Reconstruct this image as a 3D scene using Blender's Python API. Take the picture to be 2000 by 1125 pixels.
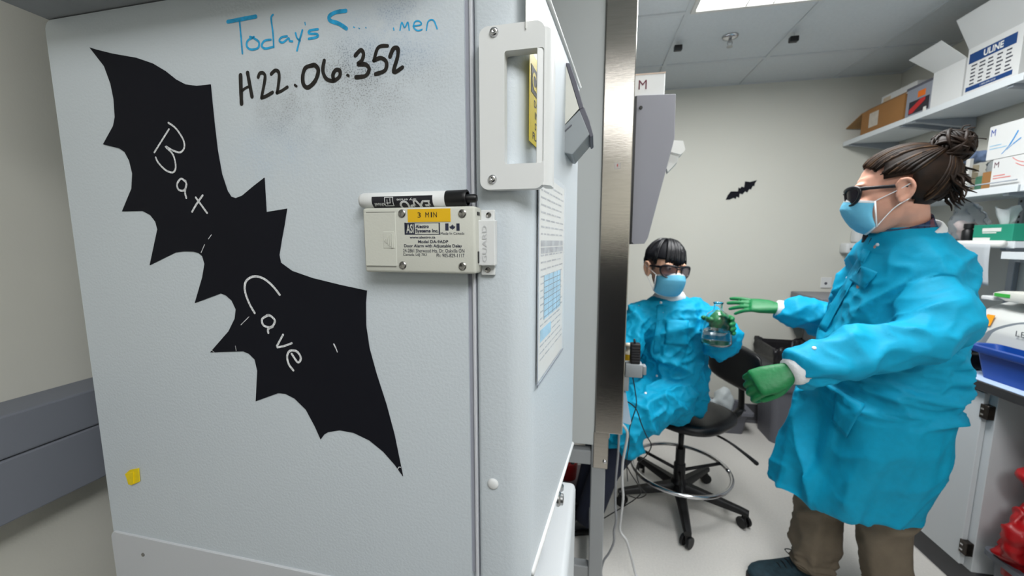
import bpy, bmesh, math, random
from mathutils import Vector, Matrix, noise
random.seed(7)
for o in list(bpy.data.objects): bpy.data.objects.remove(o)
scene = bpy.context.scene
COL = scene.collection
V = Vector
# ------------------------------------------------------------------ camera
FOC = 750.0
PIT = math.radians(6.92); YAW = math.radians(11.08)
EYE = V((0, 0, 1.45))
FW = V((-math.sin(YAW)*math.cos(PIT), math.cos(YAW)*math.cos(PIT), -math.sin(PIT)))
RT = V((math.cos(YAW), math.sin(YAW), 0)); UP = RT.cross(FW)
cd = bpy.data.cameras.new('camera'); cam = bpy.data.objects.new('camera', cd); COL.objects.link(cam)
cd.sensor_width = 36; cd.lens = FOC*36/2000; cd.clip_start = .02
cam.location = EYE; cam.rotation_euler = (math.pi/2-PIT, 0, YAW)
cd.dof.use_dof = True; cd.dof.focus_distance = .47; cd.dof.aperture_fstop = 6.3
scene.camera = cam
# ------------------------------------------------------------------ world, light, exposure
w = bpy.data.worlds.new('world'); scene.world = w; w.use_nodes = True
w.node_tree.nodes['Background'].inputs[0].default_value = (.8, .9, 1, 1)
w.node_tree.nodes['Background'].inputs[1].default_value = .03
vs = scene.view_settings
vs.view_transform = 'Standard'; vs.look = 'None'; vs.gamma = 1; vs.use_curve_mapping = False
vs.exposure = 0.35
LAMPS = [(.777, 1.63), (.777, -.815), (.163, -.815)]   # troffer centres; the last, unseen, is added for the steel post highlight
LAMP_W = [26.0, 22.0, 2.0]                 # their power
CEIL = 2.60
for (x, y), LW in zip(LAMPS, LAMP_W):
    ld = bpy.data.lights.new('troffer_light', 'AREA'); ld.shape = 'RECTANGLE'
    ld.size = .53; ld.size_y = 1.16; ld.energy = LW; ld.color = (.985, 1, .995)
    lo = bpy.data.objects.new('troffer_light', ld); COL.objects.link(lo); lo.location = (x, y, CEIL-.035)

# ------------------------------------------------------------------ survey: a photograph pixel to a place in the room
def ray(x, y): return FW + RT*((x-1000)/FOC) - UP*((y-562.5)/FOC)
def at(x, y, d): return EYE + ray(x, y)*d                    # by distance along the view axis
def atz(x, y, z): r = ray(x, y); return EYE + r*((z-EYE.z)/r.z)
def atx(x, y, v): r = ray(x, y); return EYE + r*(v/r.x)
def aty(x, y, v): r = ray(x, y); return EYE + r*(v/r.y)

# ------------------------------------------------------------------ materials
def lin(c): return tuple((v/255/12.92 if v/255 <= .04045 else ((v/255+.055)/1.055)**2.4) for v in c)
MATS = {}
def mat(name, rgb, rough=.5, metal=0, bump=0, bscale=60, vary=0, vscale=6, spec=.5, stretch=None, trans=0, ior=1.45, emit=0, sss=0, coat=0, detail=3, alpha=1, translucent=0):
    if name in MATS: return MATS[name]
    m = bpy.data.materials.new(name); m.use_nodes = True; MATS[name] = m
    nt = m.node_tree; N = nt.nodes; L = nt.links; b = N['Principled BSDF']
    c = lin(rgb)
    b.inputs['Base Color'].default_value = (*c, 1); b.inputs['Roughness'].default_value = rough
    b.inputs['Metallic'].default_value = metal; b.inputs['Specular IOR Level'].default_value = spec
    b.inputs['Transmission Weight'].default_value = trans; b.inputs['IOR'].default_value = ior
    b.inputs['Coat Weight'].default_value = coat; b.inputs['Alpha'].default_value = alpha
    if sss: b.inputs['Subsurface Weight'].default_value = sss; b.inputs['Subsurface Radius'].default_value = (.01, .004, .002); b.inputs['Subsurface Scale'].default_value = .5
    if emit: b.inputs['Emission Color'].default_value = (*c, 1); b.inputs['Emission Strength'].default_value = emit
    if bump or vary:
        tc = N.new('ShaderNodeTexCoord'); src = tc.outputs['Object']
        if stretch:
            mp = N.new('ShaderNodeMapping'); mp.inputs['Scale'].default_value = stretch; L.new(src, mp.inputs[0]); src = mp.outputs[0]
    if vary:
        n = N.new('ShaderNodeTexNoise'); n.inputs['Scale'].default_value = vscale; n.inputs['Detail'].default_value = 5; L.new(src, n.inputs['Vector'])
        r = N.new('ShaderNodeValToRGB'); L.new(n.outputs['Fac'], r.inputs[0])
        r.color_ramp.elements[0].position = .3; r.color_ramp.elements[1].position = .7
        r.color_ramp.elements[0].color = (*[max(0, v*(1-vary)) for v in c], 1); r.color_ramp.elements[1].color = (*[min(1, v*(1+vary)) for v in c], 1)
        L.new(r.outputs[0], b.inputs['Base Color'])
    if bump:
        n = N.new('ShaderNodeTexNoise'); n.inputs['Scale'].default_value = bscale; n.inputs['Detail'].default_value = detail; L.new(src, n.inputs['Vector'])
        bp = N.new('ShaderNodeBump'); bp.inputs['Strength'].default_value = bump; bp.inputs['Distance'].default_value = .004; L.new(n.outputs['Fac'], bp.inputs['Height']); L.new(bp.outputs[0], b.inputs['Normal'])
    if translucent:
        out = N['Material Output']; t = N.new('ShaderNodeBsdfTranslucent'); t.inputs[0].default_value = (*c, 1)
        mx = N.new('ShaderNodeMixShader'); mx.inputs[0].default_value = translucent
        L.new(b.outputs[0], mx.inputs[1]); L.new(t.outputs[0], mx.inputs[2]); L.new(mx.outputs[0], out.inputs[0])
    return m

# ------------------------------------------------------------------ object helpers
XF = {}
def tag(o, label=None, cat=None, group=None, kind=None):
    if label: o['label'] = label
    if cat: o['category'] = cat
    if group: o['group'] = group
    if kind: o['kind'] = kind
    return o
def thing(name, label, cat, loc=(0, 0, 0), rz=0, group=None):
    o = bpy.data.objects.new(name, None); COL.objects.link(o); o.empty_display_size = .05
    o.location = loc; o.rotation_euler = (0, 0, rz)
    XF[o.name] = Matrix.Translation(V(loc)) @ Matrix.Rotation(rz, 4, 'Z')
    return tag(o, label, cat, group)
def part(name, bm, m, parent=None, world=True, smooth=False, angle=None, label=None):
    """bm (bmesh or mesh) -> one mesh object; world=True: coordinates are room coordinates"""
    if isinstance(bm, bpy.types.Mesh): me = bm
    else:
        me = bpy.data.meshes.new(name); bmesh.ops.recalc_face_normals(bm, faces=bm.faces[:]); bm.to_mesh(me); bm.free()
    me.name = name
    if parent is not None and world: me.transform(XF[parent.name].inverted())
    if smooth or angle is not None:
        for p in me.polygons: p.use_smooth = True
        if angle is not None: me.set_sharp_from_angle(angle=math.radians(angle))
    me.materials.clear(); me.materials.append(m)
    o = bpy.data.objects.new(name, me); COL.objects.link(o)
    if parent is not None: o.parent = parent; XF[o.name] = XF[parent.name]
    else: XF[o.name] = Matrix.Identity(4)
    if label: o['label'] = label
    return o
def single(name, bm, m, label, cat, group=None, **k):
    """a thing that is one mesh: origin moved to its base"""
    o = part(name, bm, m, **k); me = o.data
    cs = [v.co for v in me.vertices]; c = V(((min(a.x for a in cs)+max(a.x for a in cs))/2, (min(a.y for a in cs)+max(a.y for a in cs))/2, min(a.z for a in cs)))
    me.transform(Matrix.Translation(-c)); o.location = c; XF[o.name] = Matrix.Translation(c)
    return tag(o, label, cat, group)
def struct(name, bm, m, parent=None, **k):
    o = part(name, bm, m, parent, **k)
    if parent is None: o['kind'] = 'structure'
    return o
def copy_tree(o, parent=None):
    c = o.copy(); COL.objects.link(c); c.parent = parent; XF[c.name] = XF.get(o.name)
    for ch in o.children: copy_tree(ch, c)
    return c
# ------------------------------------------------------------------ shape helpers
def B(): return bmesh.new()
def add(bm, tmp):
    me = bpy.data.meshes.new('t'); tmp.to_mesh(me); tmp.free(); bm.from_mesh(me); bpy.data.meshes.remove(me); return bm
def box(lo, hi, r=0, seg=2, bm=None, M=None):
    t = bmesh.new(); bmesh.ops.create_cube(t, size=1)
    lo = V(lo); hi = V(hi); c = (lo+hi)/2; s = hi-lo
    for v in t.verts: v.co = V((v.co.x*s.x, v.co.y*s.y, v.co.z*s.z))+c
    if r: bmesh.ops.bevel(t, geom=t.edges[:], offset=r, segments=seg, profile=.5, affect='EDGES')
    if M: t.transform(M)
    return add(bm, t) if bm else t
def prism(poly, vec, bm=None, r=0, seg=2):
    """closed polygon (3d points, planar) pushed along vec"""
    t = bmesh.new(); vec = V(vec)
    a = [t.verts.new(V(p)) for p in poly]; b = [t.verts.new(V(p)+vec) for p in poly]
    n = len(a); t.faces.new(a[::-1]); t.faces.new(b)
    for i in range(n): t.faces.new((a[i], a[(i+1) % n], b[(i+1) % n], b[i]))
    bmesh.ops.recalc_face_normals(t, faces=t.faces[:])
    if r: bmesh.ops.bevel(t, geom=t.edges[:], offset=r, segments=seg, profile=.5, affect='EDGES')
    bmesh.ops.triangulate(t, faces=[f for f in t.faces if len(f.verts) > 4])
    return add(bm, t) if bm else t
def loft(rings, bm=None, cap=True, closed=True):
    t = bmesh.new(); R = [[t.verts.new(V(p)) for p in r] for r in rings]; n = len(R[0])
    for i in range(len(R)-1):
        for j in range(n if closed else n-1):
            t.faces.new((R[i][j], R[i][(j+1) % n], R[i+1][(j+1) % n], R[i+1][j]))
    if cap and closed: t.faces.new(R[0][::-1]); t.faces.new(R[-1])
    bmesh.ops.recalc_face_normals(t, faces=t.faces[:])
    return add(bm, t) if bm else t
def ring(c, ax, ay, rx, ry, n=24, pw=2.0, fn=None):
    c = V(c); ax = V(ax); ay = V(ay); out = []
    for i in range(n):
        a = 2*math.pi*i/n; ca, sa = math.cos(a), math.sin(a)
        k = 1.0 if fn is None else fn(a)
        out.append(c+ax*(rx*k*math.copysign(abs(ca)**(2/pw), ca))+ay*(ry*k*math.copysign(abs(sa)**(2/pw), sa)))
    return out
def lathe(profile, c=(0, 0, 0), n=24, bm=None, axis='z', cap=True):
    """profile: (radius, height) pairs"""
    c = V(c); ax = {'z': (V((1, 0, 0)), V((0, 1, 0)), V((0, 0, 1))), 'x': (V((0, 1, 0)), V((0, 0, 1)), V((1, 0, 0))), 'y': (V((0, 0, 1)), V((1, 0, 0)), V((0, 1, 0)))}[axis] if isinstance(axis, str) else axis
    return loft([ring(c+ax[2]*h, ax[0], ax[1], max(r, 1e-5), max(r, 1e-5), n) for r, h in profile], bm, cap)
def frame(d):
    d = V(d).normalized(); a = V((0, 0, 1)) if abs(d.z) < .9 else V((1, 0, 0))
    x = a.cross(d).normalized(); return x, d.cross(x), d
def tube(pts, rad, n=10, bm=None, cap=True, round_=False, fn=None, flat=None):
    """tube through points; rad number, or list of numbers; round_ adds domed ends; flat=(vector,k) squashes along vector"""
    P = [V(p) for p in pts]; k = len(P)
    R = [rad]*k if not isinstance(rad, (list, tuple)) else list(rad)
    T = [(P[min(i+1, k-1)]-P[max(i-1, 0)]).normalized() for i in range(k)]
    x, y, _ = frame(T[0]); rings = []; fr = []
    for i in range(k):
        if i: 
            q = T[i-1].rotation_difference(T[i]); x = q @ x; y = q @ y
        fr.append((x.copy(), y.copy()))
    def rg(c, i, r, s): 
        g = ring(c, fr[i][0], fr[i][1], r, r, n, fn=(lambda a: fn(a, s)) if fn else None)
        if flat:
            u = V(flat[0]).normalized(); g = [p-u*((p-c).dot(u)*(1-flat[1])) for p in g]
        return g
    if round_:
        for a in (80, 55, 28): rings.append(rg(P[0]-T[0]*R[0]*math.sin(math.radians(a)), 0, R[0]*math.cos(math.radians(a)), 0))
    for i in range(k): rings.append(rg(P[i], i, R[i], i/(k-1)))
    if round_:
        for a in (28, 55, 80): rings.append(rg(P[-1]+T[-1]*R[-1]*math.sin(math.radians(a)), k-1, R[-1]*math.cos(math.radians(a)), 1))
    return loft(rings, bm, cap)
def spline(pts, n=6):
    """Catmull-Rom through points"""
    P = [V(p) for p in pts]; out = []
    for i in range(len(P)-1):
        a, b, c, d = P[max(i-1, 0)], P[i], P[i+1], P[min(i+2, len(P)-1)]
        for j in range(n):
            t = j/n; out.append(.5*((2*b)+(c-a)*t+(2*a-5*b+4*c-d)*t*t+(3*b-a-3*c+d)*t**3))
    return out+[P[-1]]
def lerps(vals, n):
    out = []
    for i in range(len(vals)-1):
        for j in range(n): out.append(vals[i]+(vals[i+1]-vals[i])*j/n)
    return out+[vals[-1]]
def ball(c, r, bm=None, seg=20, M=None):
    t = bmesh.new(); bmesh.ops.create_uvsphere(t, u_segments=seg, v_segments=max(6, seg//2), radius=1)
    rr = V(r) if isinstance(r, (tuple, list, V)) else V((r, r, r))
    for v in t.verts:
        p = V((v.co.x*rr.x, v.co.y*rr.y, v.co.z*rr.z)); v.co = (M @ p if M else p)+V(c)
    return add(bm, t) if bm else t
def ribbon(pts, width, nrm, bm=None, thick=.0003):
    """flat stroke of marker or chalk lying on a surface with normal nrm"""
    P = [V(p) for p in pts]; nrm = V(nrm).normalized(); k = len(P); t = bmesh.new(); L = []; R = []
    W = width if isinstance(width, (list, tuple)) else [width]*k
    for i in range(k):
        d = (P[min(i+1, k-1)]-P[max(i-1, 0)]).normalized(); s = nrm.cross(d).normalized()
        e = 0
        L.append(t.verts.new(P[i]+s*W[i]/2+nrm*thick)); R.append(t.verts.new(P[i]-s*W[i]/2+nrm*thick))
    for i in range(k-1): t.faces.new((L[i], R[i], R[i+1], L[i+1]))
    for idx, sg in ((0, -1), (k-1, 1)):      # rounded ends
        d = (P[min(idx+1, k-1)]-P[max(idx-1, 0)]).normalized()*sg; s = nrm.cross(d).normalized(); c = P[idx]+nrm*thick
        vs_ = [t.verts.new(c+s*W[idx]/2*math.cos(a)+d*W[idx]/2*math.sin(a)) for a in [math.pi*j/6 for j in range(7)]]
        t.faces.new(vs_)
    return add(bm, t) if bm else t
FONTC = {}
def text(s, o, ux, uy, w=None, h=None, bm=None, bold=0, thick=0, center=False):
    """lettering as a flat mesh: lower-left corner o, along ux and uy, fitted into width w and/or height h"""
    cu = bpy.data.curves.new('txt', 'FONT'); cu.body = s; cu.size = 1; cu.offset = bold; cu.fill_mode = 'FRONT' if not thick else 'BOTH'; cu.resolution_u = 3
    ob = bpy.data.objects.new('txt', cu); COL.objects.link(ob)
    dg = bpy.context.evaluated_depsgraph_get(); me = bpy.data.meshes.new_from_object(ob.evaluated_get(dg))
    bpy.data.objects.remove(ob); bpy.data.curves.remove(cu)
    xs = [v.co.x for v in me.vertices]; ys = [v.co.y for v in me.vertices]
    x0, x1, y0, y1 = min(xs), max(xs), min(ys), max(ys)
    sx = w/(x1-x0) if w else None; sy = h/(y1-y0) if h else None
    sx = sx or sy; sy = sy or sx
    o = V(o); ux = V(ux).normalized(); uy = V(uy).normalized()
    for v in me.vertices: v.co = o+ux*((v.co.x-x0)*sx)+uy*((v.co.y-y0)*sy)
    t = bmesh.new(); t.from_mesh(me); bpy.data.meshes.remove(me)
    return add(bm, t) if bm else t
def remesh(bm, voxel, smooth=4, fac=.5, deform=None):
    me = bpy.data.meshes.new('r'); bm.to_mesh(me); bm.free()
    ob = bpy.data.objects.new('r', me); COL.objects.link(ob)
    m = ob.modifiers.new('r', 'REMESH'); m.mode = 'VOXEL'; m.voxel_size = voxel; m.use_smooth_shade = True
    if smooth: s = ob.modifiers.new('s', 'SMOOTH'); s.factor = fac; s.iterations = smooth
    dg = bpy.context.evaluated_depsgraph_get(); out = bpy.data.meshes.new_from_object(ob.evaluated_get(dg))
    bpy.data.objects.remove(ob); bpy.data.meshes.remove(me)
    if deform:
        ns = [v.normal.copy() for v in out.vertices]
        for v, n in zip(out.vertices, ns): v.co = deform(v.co.copy(), n)
    return out
# ================================================================== THE ROOM
XL, XR, YF, YB = -1.10, 2.10, -2.0, 3.27
m_wall = mat('wall_paint', (206, 205, 196), .75, bump=.06, bscale=220, vary=.015, vscale=2)
m_floor = mat('vinyl_floor', (206, 203, 198), .38, vary=.05, vscale=120, bump=.03, bscale=30)
m_tile = mat('ceiling_tile', (202, 206, 208), .9, vary=.03, vscale=90, bump=.15, bscale=180)
m_grid = mat('ceiling_grid', (196, 200, 202), .5, vary=.02, vscale=20)
m_dark = mat('cove_base', (74, 74, 78), .5, vary=.06, vscale=15)
m_white = mat('white_laminate', (214, 217, 219), .4, vary=.015, vscale=4)
struct('floor', box((XL-.1, YF-.1, -.08), (XR+.1, YB+.1, 0)), m_floor)
struct('wall_left', box((XL-.1, YF-.1, 0), (XL, YB+.1, 2.75)), m_wall)
struct('wall_right', box((XR, YF-.1, 0), (XR+.1, YB+.1, 2.75)), m_wall)
struct('wall_back', box((XL, YB, 0), (XR, YB+.1, 2.75)), m_wall)
struct('wall_front', box((XL, YF-.1, 0), (XR, YF, 2.75)), m_wall)
struct('baseboard_back', prism([(XL, YB, 0), (XL, YB-.022, 0), (XL, YB-.008, .02), (XL, YB-.006, .15), (XL, YB, .152)], (XR-XL, 0, 0)), m_dark)
struct('baseboard_left', prism([(XL, YF, 0), (XL+.022, YF, 0), (XL+.008, YF, .02), (XL+.006, YF, .15), (XL, YF, .152)], (0, YB-.022-YF, 0)), m_dark)
# ceiling: deck, T-bar grid, one mesh per tile
ceil = struct('ceiling', box((XL-.1, YF-.1, CEIL+.035), (XR+.1, YB+.1, CEIL+.12)), m_tile)
gx = [-.755+.6125*i for i in range(-1, 6)]          # grid lines across the room
gy = [2.235+.61*i for i in range(-8, 3)]
gxs = [XL]+[g for g in gx if XL+.03 < g < XR-.03]+[XR]; gys = [YF]+[g for g in gy if YF+.03 < g < YB-.03]+[YB]
def on_lamp(x, y): return any(abs(x-a) < .3 and abs(y-b) < .61 for a, b in LAMPS)
for i in range(len(gxs)-1):
    for j in range(len(gys)-1):
        cx, cy = (gxs[i]+gxs[i+1])/2, (gys[j]+gys[j+1])/2
        if on_lamp(cx, cy): continue
        part('ceiling_tile', box((gxs[i]+.004, gys[j]+.004, CEIL+.006), (gxs[i+1]-.004, gys[j+1]-.004, CEIL+.022), .003, 1), m_tile, ceil)
for g in gxs:
    part('grid_bar', box((max(XL, g-.012), YF, CEIL), (min(XR, g+.012), YB, CEIL+.007)), m_grid, ceil)
for g in gys:
    part('grid_bar', box((XL, max(YF, g-.012), CEIL-.0005), (XR, min(YB, g+.012), CEIL+.0065)), m_grid, ceil)
# ceiling lights
m_lens = mat('lamp_lens', (255, 255, 255), .5, emit=6, vary=.01, vscale=30); m_lensdim = mat('lamp_lens_dim', (255, 255, 255), .5, emit=2.4, vary=.01, vscale=30)
m_lframe = mat('lamp_frame', (205, 203, 198), .5, vary=.02, vscale=20)
lab = ['bright fluorescent ceiling light above the seated and the standing person', 'fluorescent ceiling light behind the viewer on the aisle side',
       'dim ceiling light added unseen behind the viewer for the steel post highlight', 'fluorescent ceiling light behind the viewer beside the left wall']
for k, (x, y) in enumerate(LAMPS):
    t = thing('ceiling_light', lab[k], 'ceiling light', (x, y, CEIL), 0, 'ceiling troffers')
    bm = B()
    X0, X1, Y0, Y1 = x-.295, x+.295, y-.60, y+.60
    for a, b in (((X0, Y0), (X0+.022, Y1)), ((X1-.022, Y0), (X1, Y1)), ((X0+.022, Y0), (X1-.022, Y0+.02)), ((X0+.022, Y1-.02), (X1-.022, Y1))):
        box((a[0], a[1], CEIL-.012), (b[0], b[1], CEIL+.03), .002, 1, bm)
    part('frame', bm, m_lframe, t)
    cuts = [X0+.022, x-.045, x+.075, X1-.022]
    for q in range(3):
        part('lens', box((cuts[q]+.003, Y0+.02, CEIL-.004), (cuts[q+1]-.003, Y1-.02, CEIL+.004)), m_lens if k < 2 else m_lensdim, t)
    for q in (1, 2):
        part('divider', box((cuts[q]-.004, Y0+.02, CEIL-.008), (cuts[q]+.004, Y1-.02, CEIL+.004)), m_lframe, t)
# two small black clips on the grid and a sprinkler head
m_black = mat('black_plastic', (16, 16, 18), .42, vary=.1, vscale=30)
m_chrome = mat('chrome', (205, 205, 208), .16, 1, vary=.05, vscale=10)
m_steel = mat('steel', (165, 165, 165), .32, 1, vary=.08, vscale=20)
for (x, y, l) in ((.49, 2.53, 'small black clip on the ceiling grid nearer the steel cabinet'), (1.10, 2.55, 'small black clip on the ceiling grid nearer the right wall shelves')):
    t = thing('ceiling_clip', l, 'clip', (x, y, CEIL-.045), 0, 'ceiling grid clips')
    part('block', box((x-.022, y-.014, CEIL-.047), (x+.022, y+.014, CEIL-.018), .003, 1), m_black, t)
    part('stem', box((x-.006, y-.004, CEIL-.018), (x+.006, y+.004, CEIL)), m_grid, t)
t = thing('sprinkler_head', 'chrome fire sprinkler head in the middle of a ceiling tile', 'sprinkler', (.767, 2.53, CEIL-.05))
part('escutcheon', lathe([(.042, 0), (.04, -.008), (.026, -.014), (.012, -.016)], (.767, 2.53, CEIL+.006), 20), m_chrome, t, smooth=True)
bm = B(); lathe([(.008, -.016), (.008, -.03), (.005, -.034)], (.767, 2.53, CEIL+.006), 12, bm)
tube([(.767-.011, 2.53, CEIL-.022), (.767-.012, 2.53, CEIL-.036), (.767, 2.53, CEIL-.05), (.767+.012, 2.53, CEIL-.036), (.767+.011, 2.53, CEIL-.022)], .002, 6, bm)
part('frame_arms', bm, m_steel, t, smooth=True)
part('deflector', lathe([(.002, 0), (.016, -.001), (.016, -.003), (.002, -.004)], (.767, 2.53, CEIL-.049), 16), m_steel, t)
# bumper rail on the left wall: two boards
m_rail = mat('bumper_rail', (118, 122, 132), .55, vary=.04, vscale=3, bump=.05, bscale=150)
t = thing('trim_1', 'grey two-board bumper rail along the left wall', 'rail', (XL, 0, .95)); del t['category']; t['kind'] = 'structure'
part('board', box((XL, YF, 1.066), (XL+.094, YB-.3, 1.144), .004, 2), m_rail, t)
part('board', box((XL, YF, .947), (XL+.092, YB-.3, 1.064), .004, 2), m_rail, t)
# the little paper bat on the far wall
m_bat = mat('black_card', (17, 18, 26), .75, spec=.2, vary=.06, vscale=8, bump=.02, bscale=200)
def p8(x, y): return aty(1180+x/2.34375, y/2.34375, YB-.001)
wb = [(556,915),(566,893),(580,876),(612,876),(615,858),(622,862),(630,854),(640,858),(645,830),(668,833),(700,824),(690,840),(688,852),(680,852),(672,868),(664,866),(655,882),(645,876),(633,890),(620,886),(618,906),(606,900),(602,912),(592,906),(575,914)]
single('bat_cutout', prism([p8(*q) for q in wb], (0, -.001, 0)), m_bat, 'small black paper bat stuck on the pale far wall', 'decoration')
# ================================================================== THE FREEZER (local: x to the door, y away from the viewer, z up)
FA = math.radians(-1.3)
FU = V((math.cos(FA), math.sin(FA), 0)); FV = V((-math.sin(FA), math.cos(FA), 0))
FO = at(912, 472, .47); FO.z = 0
def floc(p): q = p-FO; return V((q.dot(FU), q.dot(FV), p.z))
def side(px, py, off=0.0):
    r = ray(px, py); n = FV; return floc(EYE+r*(n.dot(FO+FV*off-EYE)/n.dot(r)))
DT = .093; DX = .076                                   # the door front leaves the side at a slight taper
def front(px, py, off=0.0):
    n = (FU-FV*DT).normalized(); p0 = FO+FU*(DX+off); r = ray(px, py); return floc(EYE+r*(n.dot(p0-EYE)/n.dot(r)))
m_skin = mat('freezer_skin', (198, 206, 212), .42, bump=.11, bscale=260, detail=2)
# worn writing area: black and blue dust of a dry-erase marker on the enamel, with a shape of its own
def dust(m, blobs):
    nt = m.node_tree; N = nt.nodes; L = nt.links; b = N['Principled BSDF']
    tc = N.new('ShaderNodeTexCoord'); cur = None; base = tuple(b.inputs['Base Color'].default_value)
    n2 = N.new('ShaderNodeTexNoise'); n2.inputs['Scale'].default_value = 11; n2.inputs['Detail'].default_value = 4; n2.inputs['Roughness'].default_value = .7; L.new(tc.outputs['Object'], n2.inputs['Vector'])
    n3 = N.new('ShaderNodeTexNoise'); n3.inputs['Scale'].default_value = 520; n3.inputs['Detail'].default_value = 3; L.new(tc.outputs['Object'], n3.inputs['Vector'])
    for (c, s, col, amt, spk) in blobs:
        mp = N.new('ShaderNodeMapping'); mp.inputs['Location'].default_value = (-c[0]/s[0], 0, -c[1]/s[1]); mp.inputs['Scale'].default_value = (1/s[0], 0, 1/s[1]); L.new(tc.outputs['Object'], mp.inputs[0])
        ln = N.new('ShaderNodeVectorMath'); ln.operation = 'LENGTH'; L.new(mp.outputs[0], ln.inputs[0])
        fall = N.new('ShaderNodeMapRange'); fall.inputs['From Min'].default_value = 1.0; fall.inputs['From Max'].default_value = .25; L.new(ln.outputs['Value'], fall.inputs['Value'])
        rn = N.new('ShaderNodeMapRange'); rn.inputs['From Min'].default_value = .38; rn.inputs['From Max'].default_value = .62; L.new(n2.outputs['Fac'], rn.inputs['Value'])
        m1 = N.new('ShaderNodeMath'); m1.operation = 'MULTIPLY'; L.new(fall.outputs[0], m1.inputs[0]); L.new(rn.outputs[0], m1.inputs[1])
        sp = N.new('ShaderNodeMapRange'); sp.inputs['From Min'].default_value = .52; sp.inputs['From Max'].default_value = .62; sp.inputs['To Min'].default_value = 1-spk; L.new(n3.outputs['Fac'], sp.inputs['Value'])
        m2 = N.new('ShaderNodeMath'); m2.operation = 'MULTIPLY'; L.new(m1.outputs[0], m2.inputs[0]); L.new(sp.outputs[0], m2.inputs[1])
        m3 = N.new('ShaderNodeMath'); m3.operation = 'MULTIPLY'; m3.inputs[1].default_value = amt; m3.use_clamp = True; L.new(m2.outputs[0], m3.inputs[0])
        mx = N.new('ShaderNodeMix'); mx.data_type = 'RGBA'; L.new(m3.outputs[0], mx.inputs[0])
        if cur is None: mx.inputs[6].default_value = base
        else: L.new(cur, mx.inputs[6])
        mx.inputs[7].default_value = (*lin(col), 1); cur = mx.outputs[2]
    L.new(cur, b.inputs['Base Color'])
m_body = m_skin.copy(); m_body.name = 'freezer_side_enamel'
def sxz(px, py): p = side(px, py); return (p.x, p.z)
dust(m_body, [(sxz(700, 165), (.15, .060), (70, 66, 66), .55, .75), (sxz(690, 120), (.10, .04), (60, 58, 60), .62, .8), (sxz(640, 230), (.13, .05), (80, 78, 78), .42, .8), (sxz(765, 60), (.09, .06), (90, 150, 205), .45, .6), (sxz(530, 190), (.045, .06), (84, 74, 72), .48, .6), (sxz(540, 300), (.10, .06), (120, 170, 220), .22, .7), (sxz(780, 20), (.06, .03), (50, 60, 110), .4, .9)])
m_lower = mat('freezer_lower_panel', (196, 199, 203), .45, bump=.04, bscale=200)
m_gasket = mat('gasket', (150, 152, 162), .5, bump=.05, bscale=80)
m_plast = mat('white_plastic', (214, 216, 216), .38, vary=.015, vscale=10)
m_ivory = mat('ivory_plastic', (208, 207, 198), .45, vary=.02, vscale=25)
m_silver = mat('screw_metal', (160, 158, 155), .25, 1, vary=.15, vscale=300)
fz = thing('lab_freezer', 'white enamel laboratory freezer covered by a large black bat', 'freezer', tuple(FO), FA)
def fpart(n, bm, m, parent=fz, **k): return part(n, bm, m, parent, world=False, **k)
W = .655; DP = .42; ZT = 1.775; ZS = .951
# body: plan outline with a rounded back corner
def rrect_xz(x0, x1, z0, z1, r, y, corners='abcd'):
    out = []
    for (cx, cz, a0, k) in ((x1, z1, 0, 'b'), (x0, z1, 90, 'a'), (x0, z0, 180, 'd'), (x1, z0, 270, 'c')):
        if k in corners:
            ccx = cx-r if cx == x1 else cx+r; ccz = cz-r if cz == z1 else cz+r
            for j in range(7):
                a = math.radians(a0+15*j); out.append(V((ccx+r*math.cos(a), y, ccz+r*math.sin(a))))
        else: out.append(V((cx, y, cz)))
    return out
body = fpart('cabinet_body', prism(rrect_xz(-W, 0, ZS-.01, ZT, .014, 0, 'a'), (0, DP, 0)), m_body, angle=30)
lp = fpart('lower_panel', prism(rrect_xz(-W-.003, -.002, .10, ZS, .012, -.003, 'a'), (0, DP, 0), r=.0012, seg=1), m_lower, angle=30)
bm = B(); hp = side(280, 1083, -.003); lathe([(.0032, 0), (.0032, -.0012), (.002, -.0016)], hp, 12, bm, 'y')
fpart('plug_screw', bm, m_silver, lp)
for x in (-.58, -.08):
    for y in (.06, DP-.06): fpart('foot', lathe([(.03, 0), (.034, .01), (.022, .02), (.022, .10)], (x, y, .001), 16), m_black)
fpart('gasket', box((0.0, .004, 1.0), (.006, DP-.004, 1.762)), m_gasket)
bm = box((.0055, .001, .99), (.0095, DP, 1.766), .001, 1)
fpart('gasket_lip', bm, mat('gasket_lip', (196, 198, 204), .45, vary=.02, vscale=9))
# door: rounded plan outline, pushed up
yN, yFd = .0015, .40
R0 = .030
pl_ = [(.011, yFd), (.011, yN+.004), (.013, yN+.001), (.016, yN)]
cxn = DX+DT*R0-R0-.001; pl_ += [(cxn+R0*math.sin(math.radians(a)), yN+R0-R0*math.cos(math.radians(a))) for a in range(0, 91, 10)]
pl_ += [(DX+DT*(yFd-.012), yFd-.012), (DX+DT*yFd-.004, yFd-.003), (DX+DT*yFd-.012, yFd)]
ZD0, ZD1 = .985, 1.768
door = fpart('door', prism([(x, y, ZD0) for x, y in pl_], (0, 0, ZD1-ZD0)), m_skin, angle=40)
# bead along the front edge of the door foot
bm = tube([(DX+DT*y-.001, y, ZD0+.003) for y in (.03, .15, .28, .395)], .0045, 10); fpart('door_bead', bm, m_plast, door, smooth=True)
bm = tube([(DX+DT*y-.001, y, ZD1-.003) for y in (.03, .15, .28, .395)], .0045, 10); fpart('door_bead', bm, m_plast, door, smooth=True)
p = side(963, 945, 0.001); fpart('cover_cap', ball(p, (.0075, .0035, .0075), seg=20), m_plast, door, smooth=True)
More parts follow.
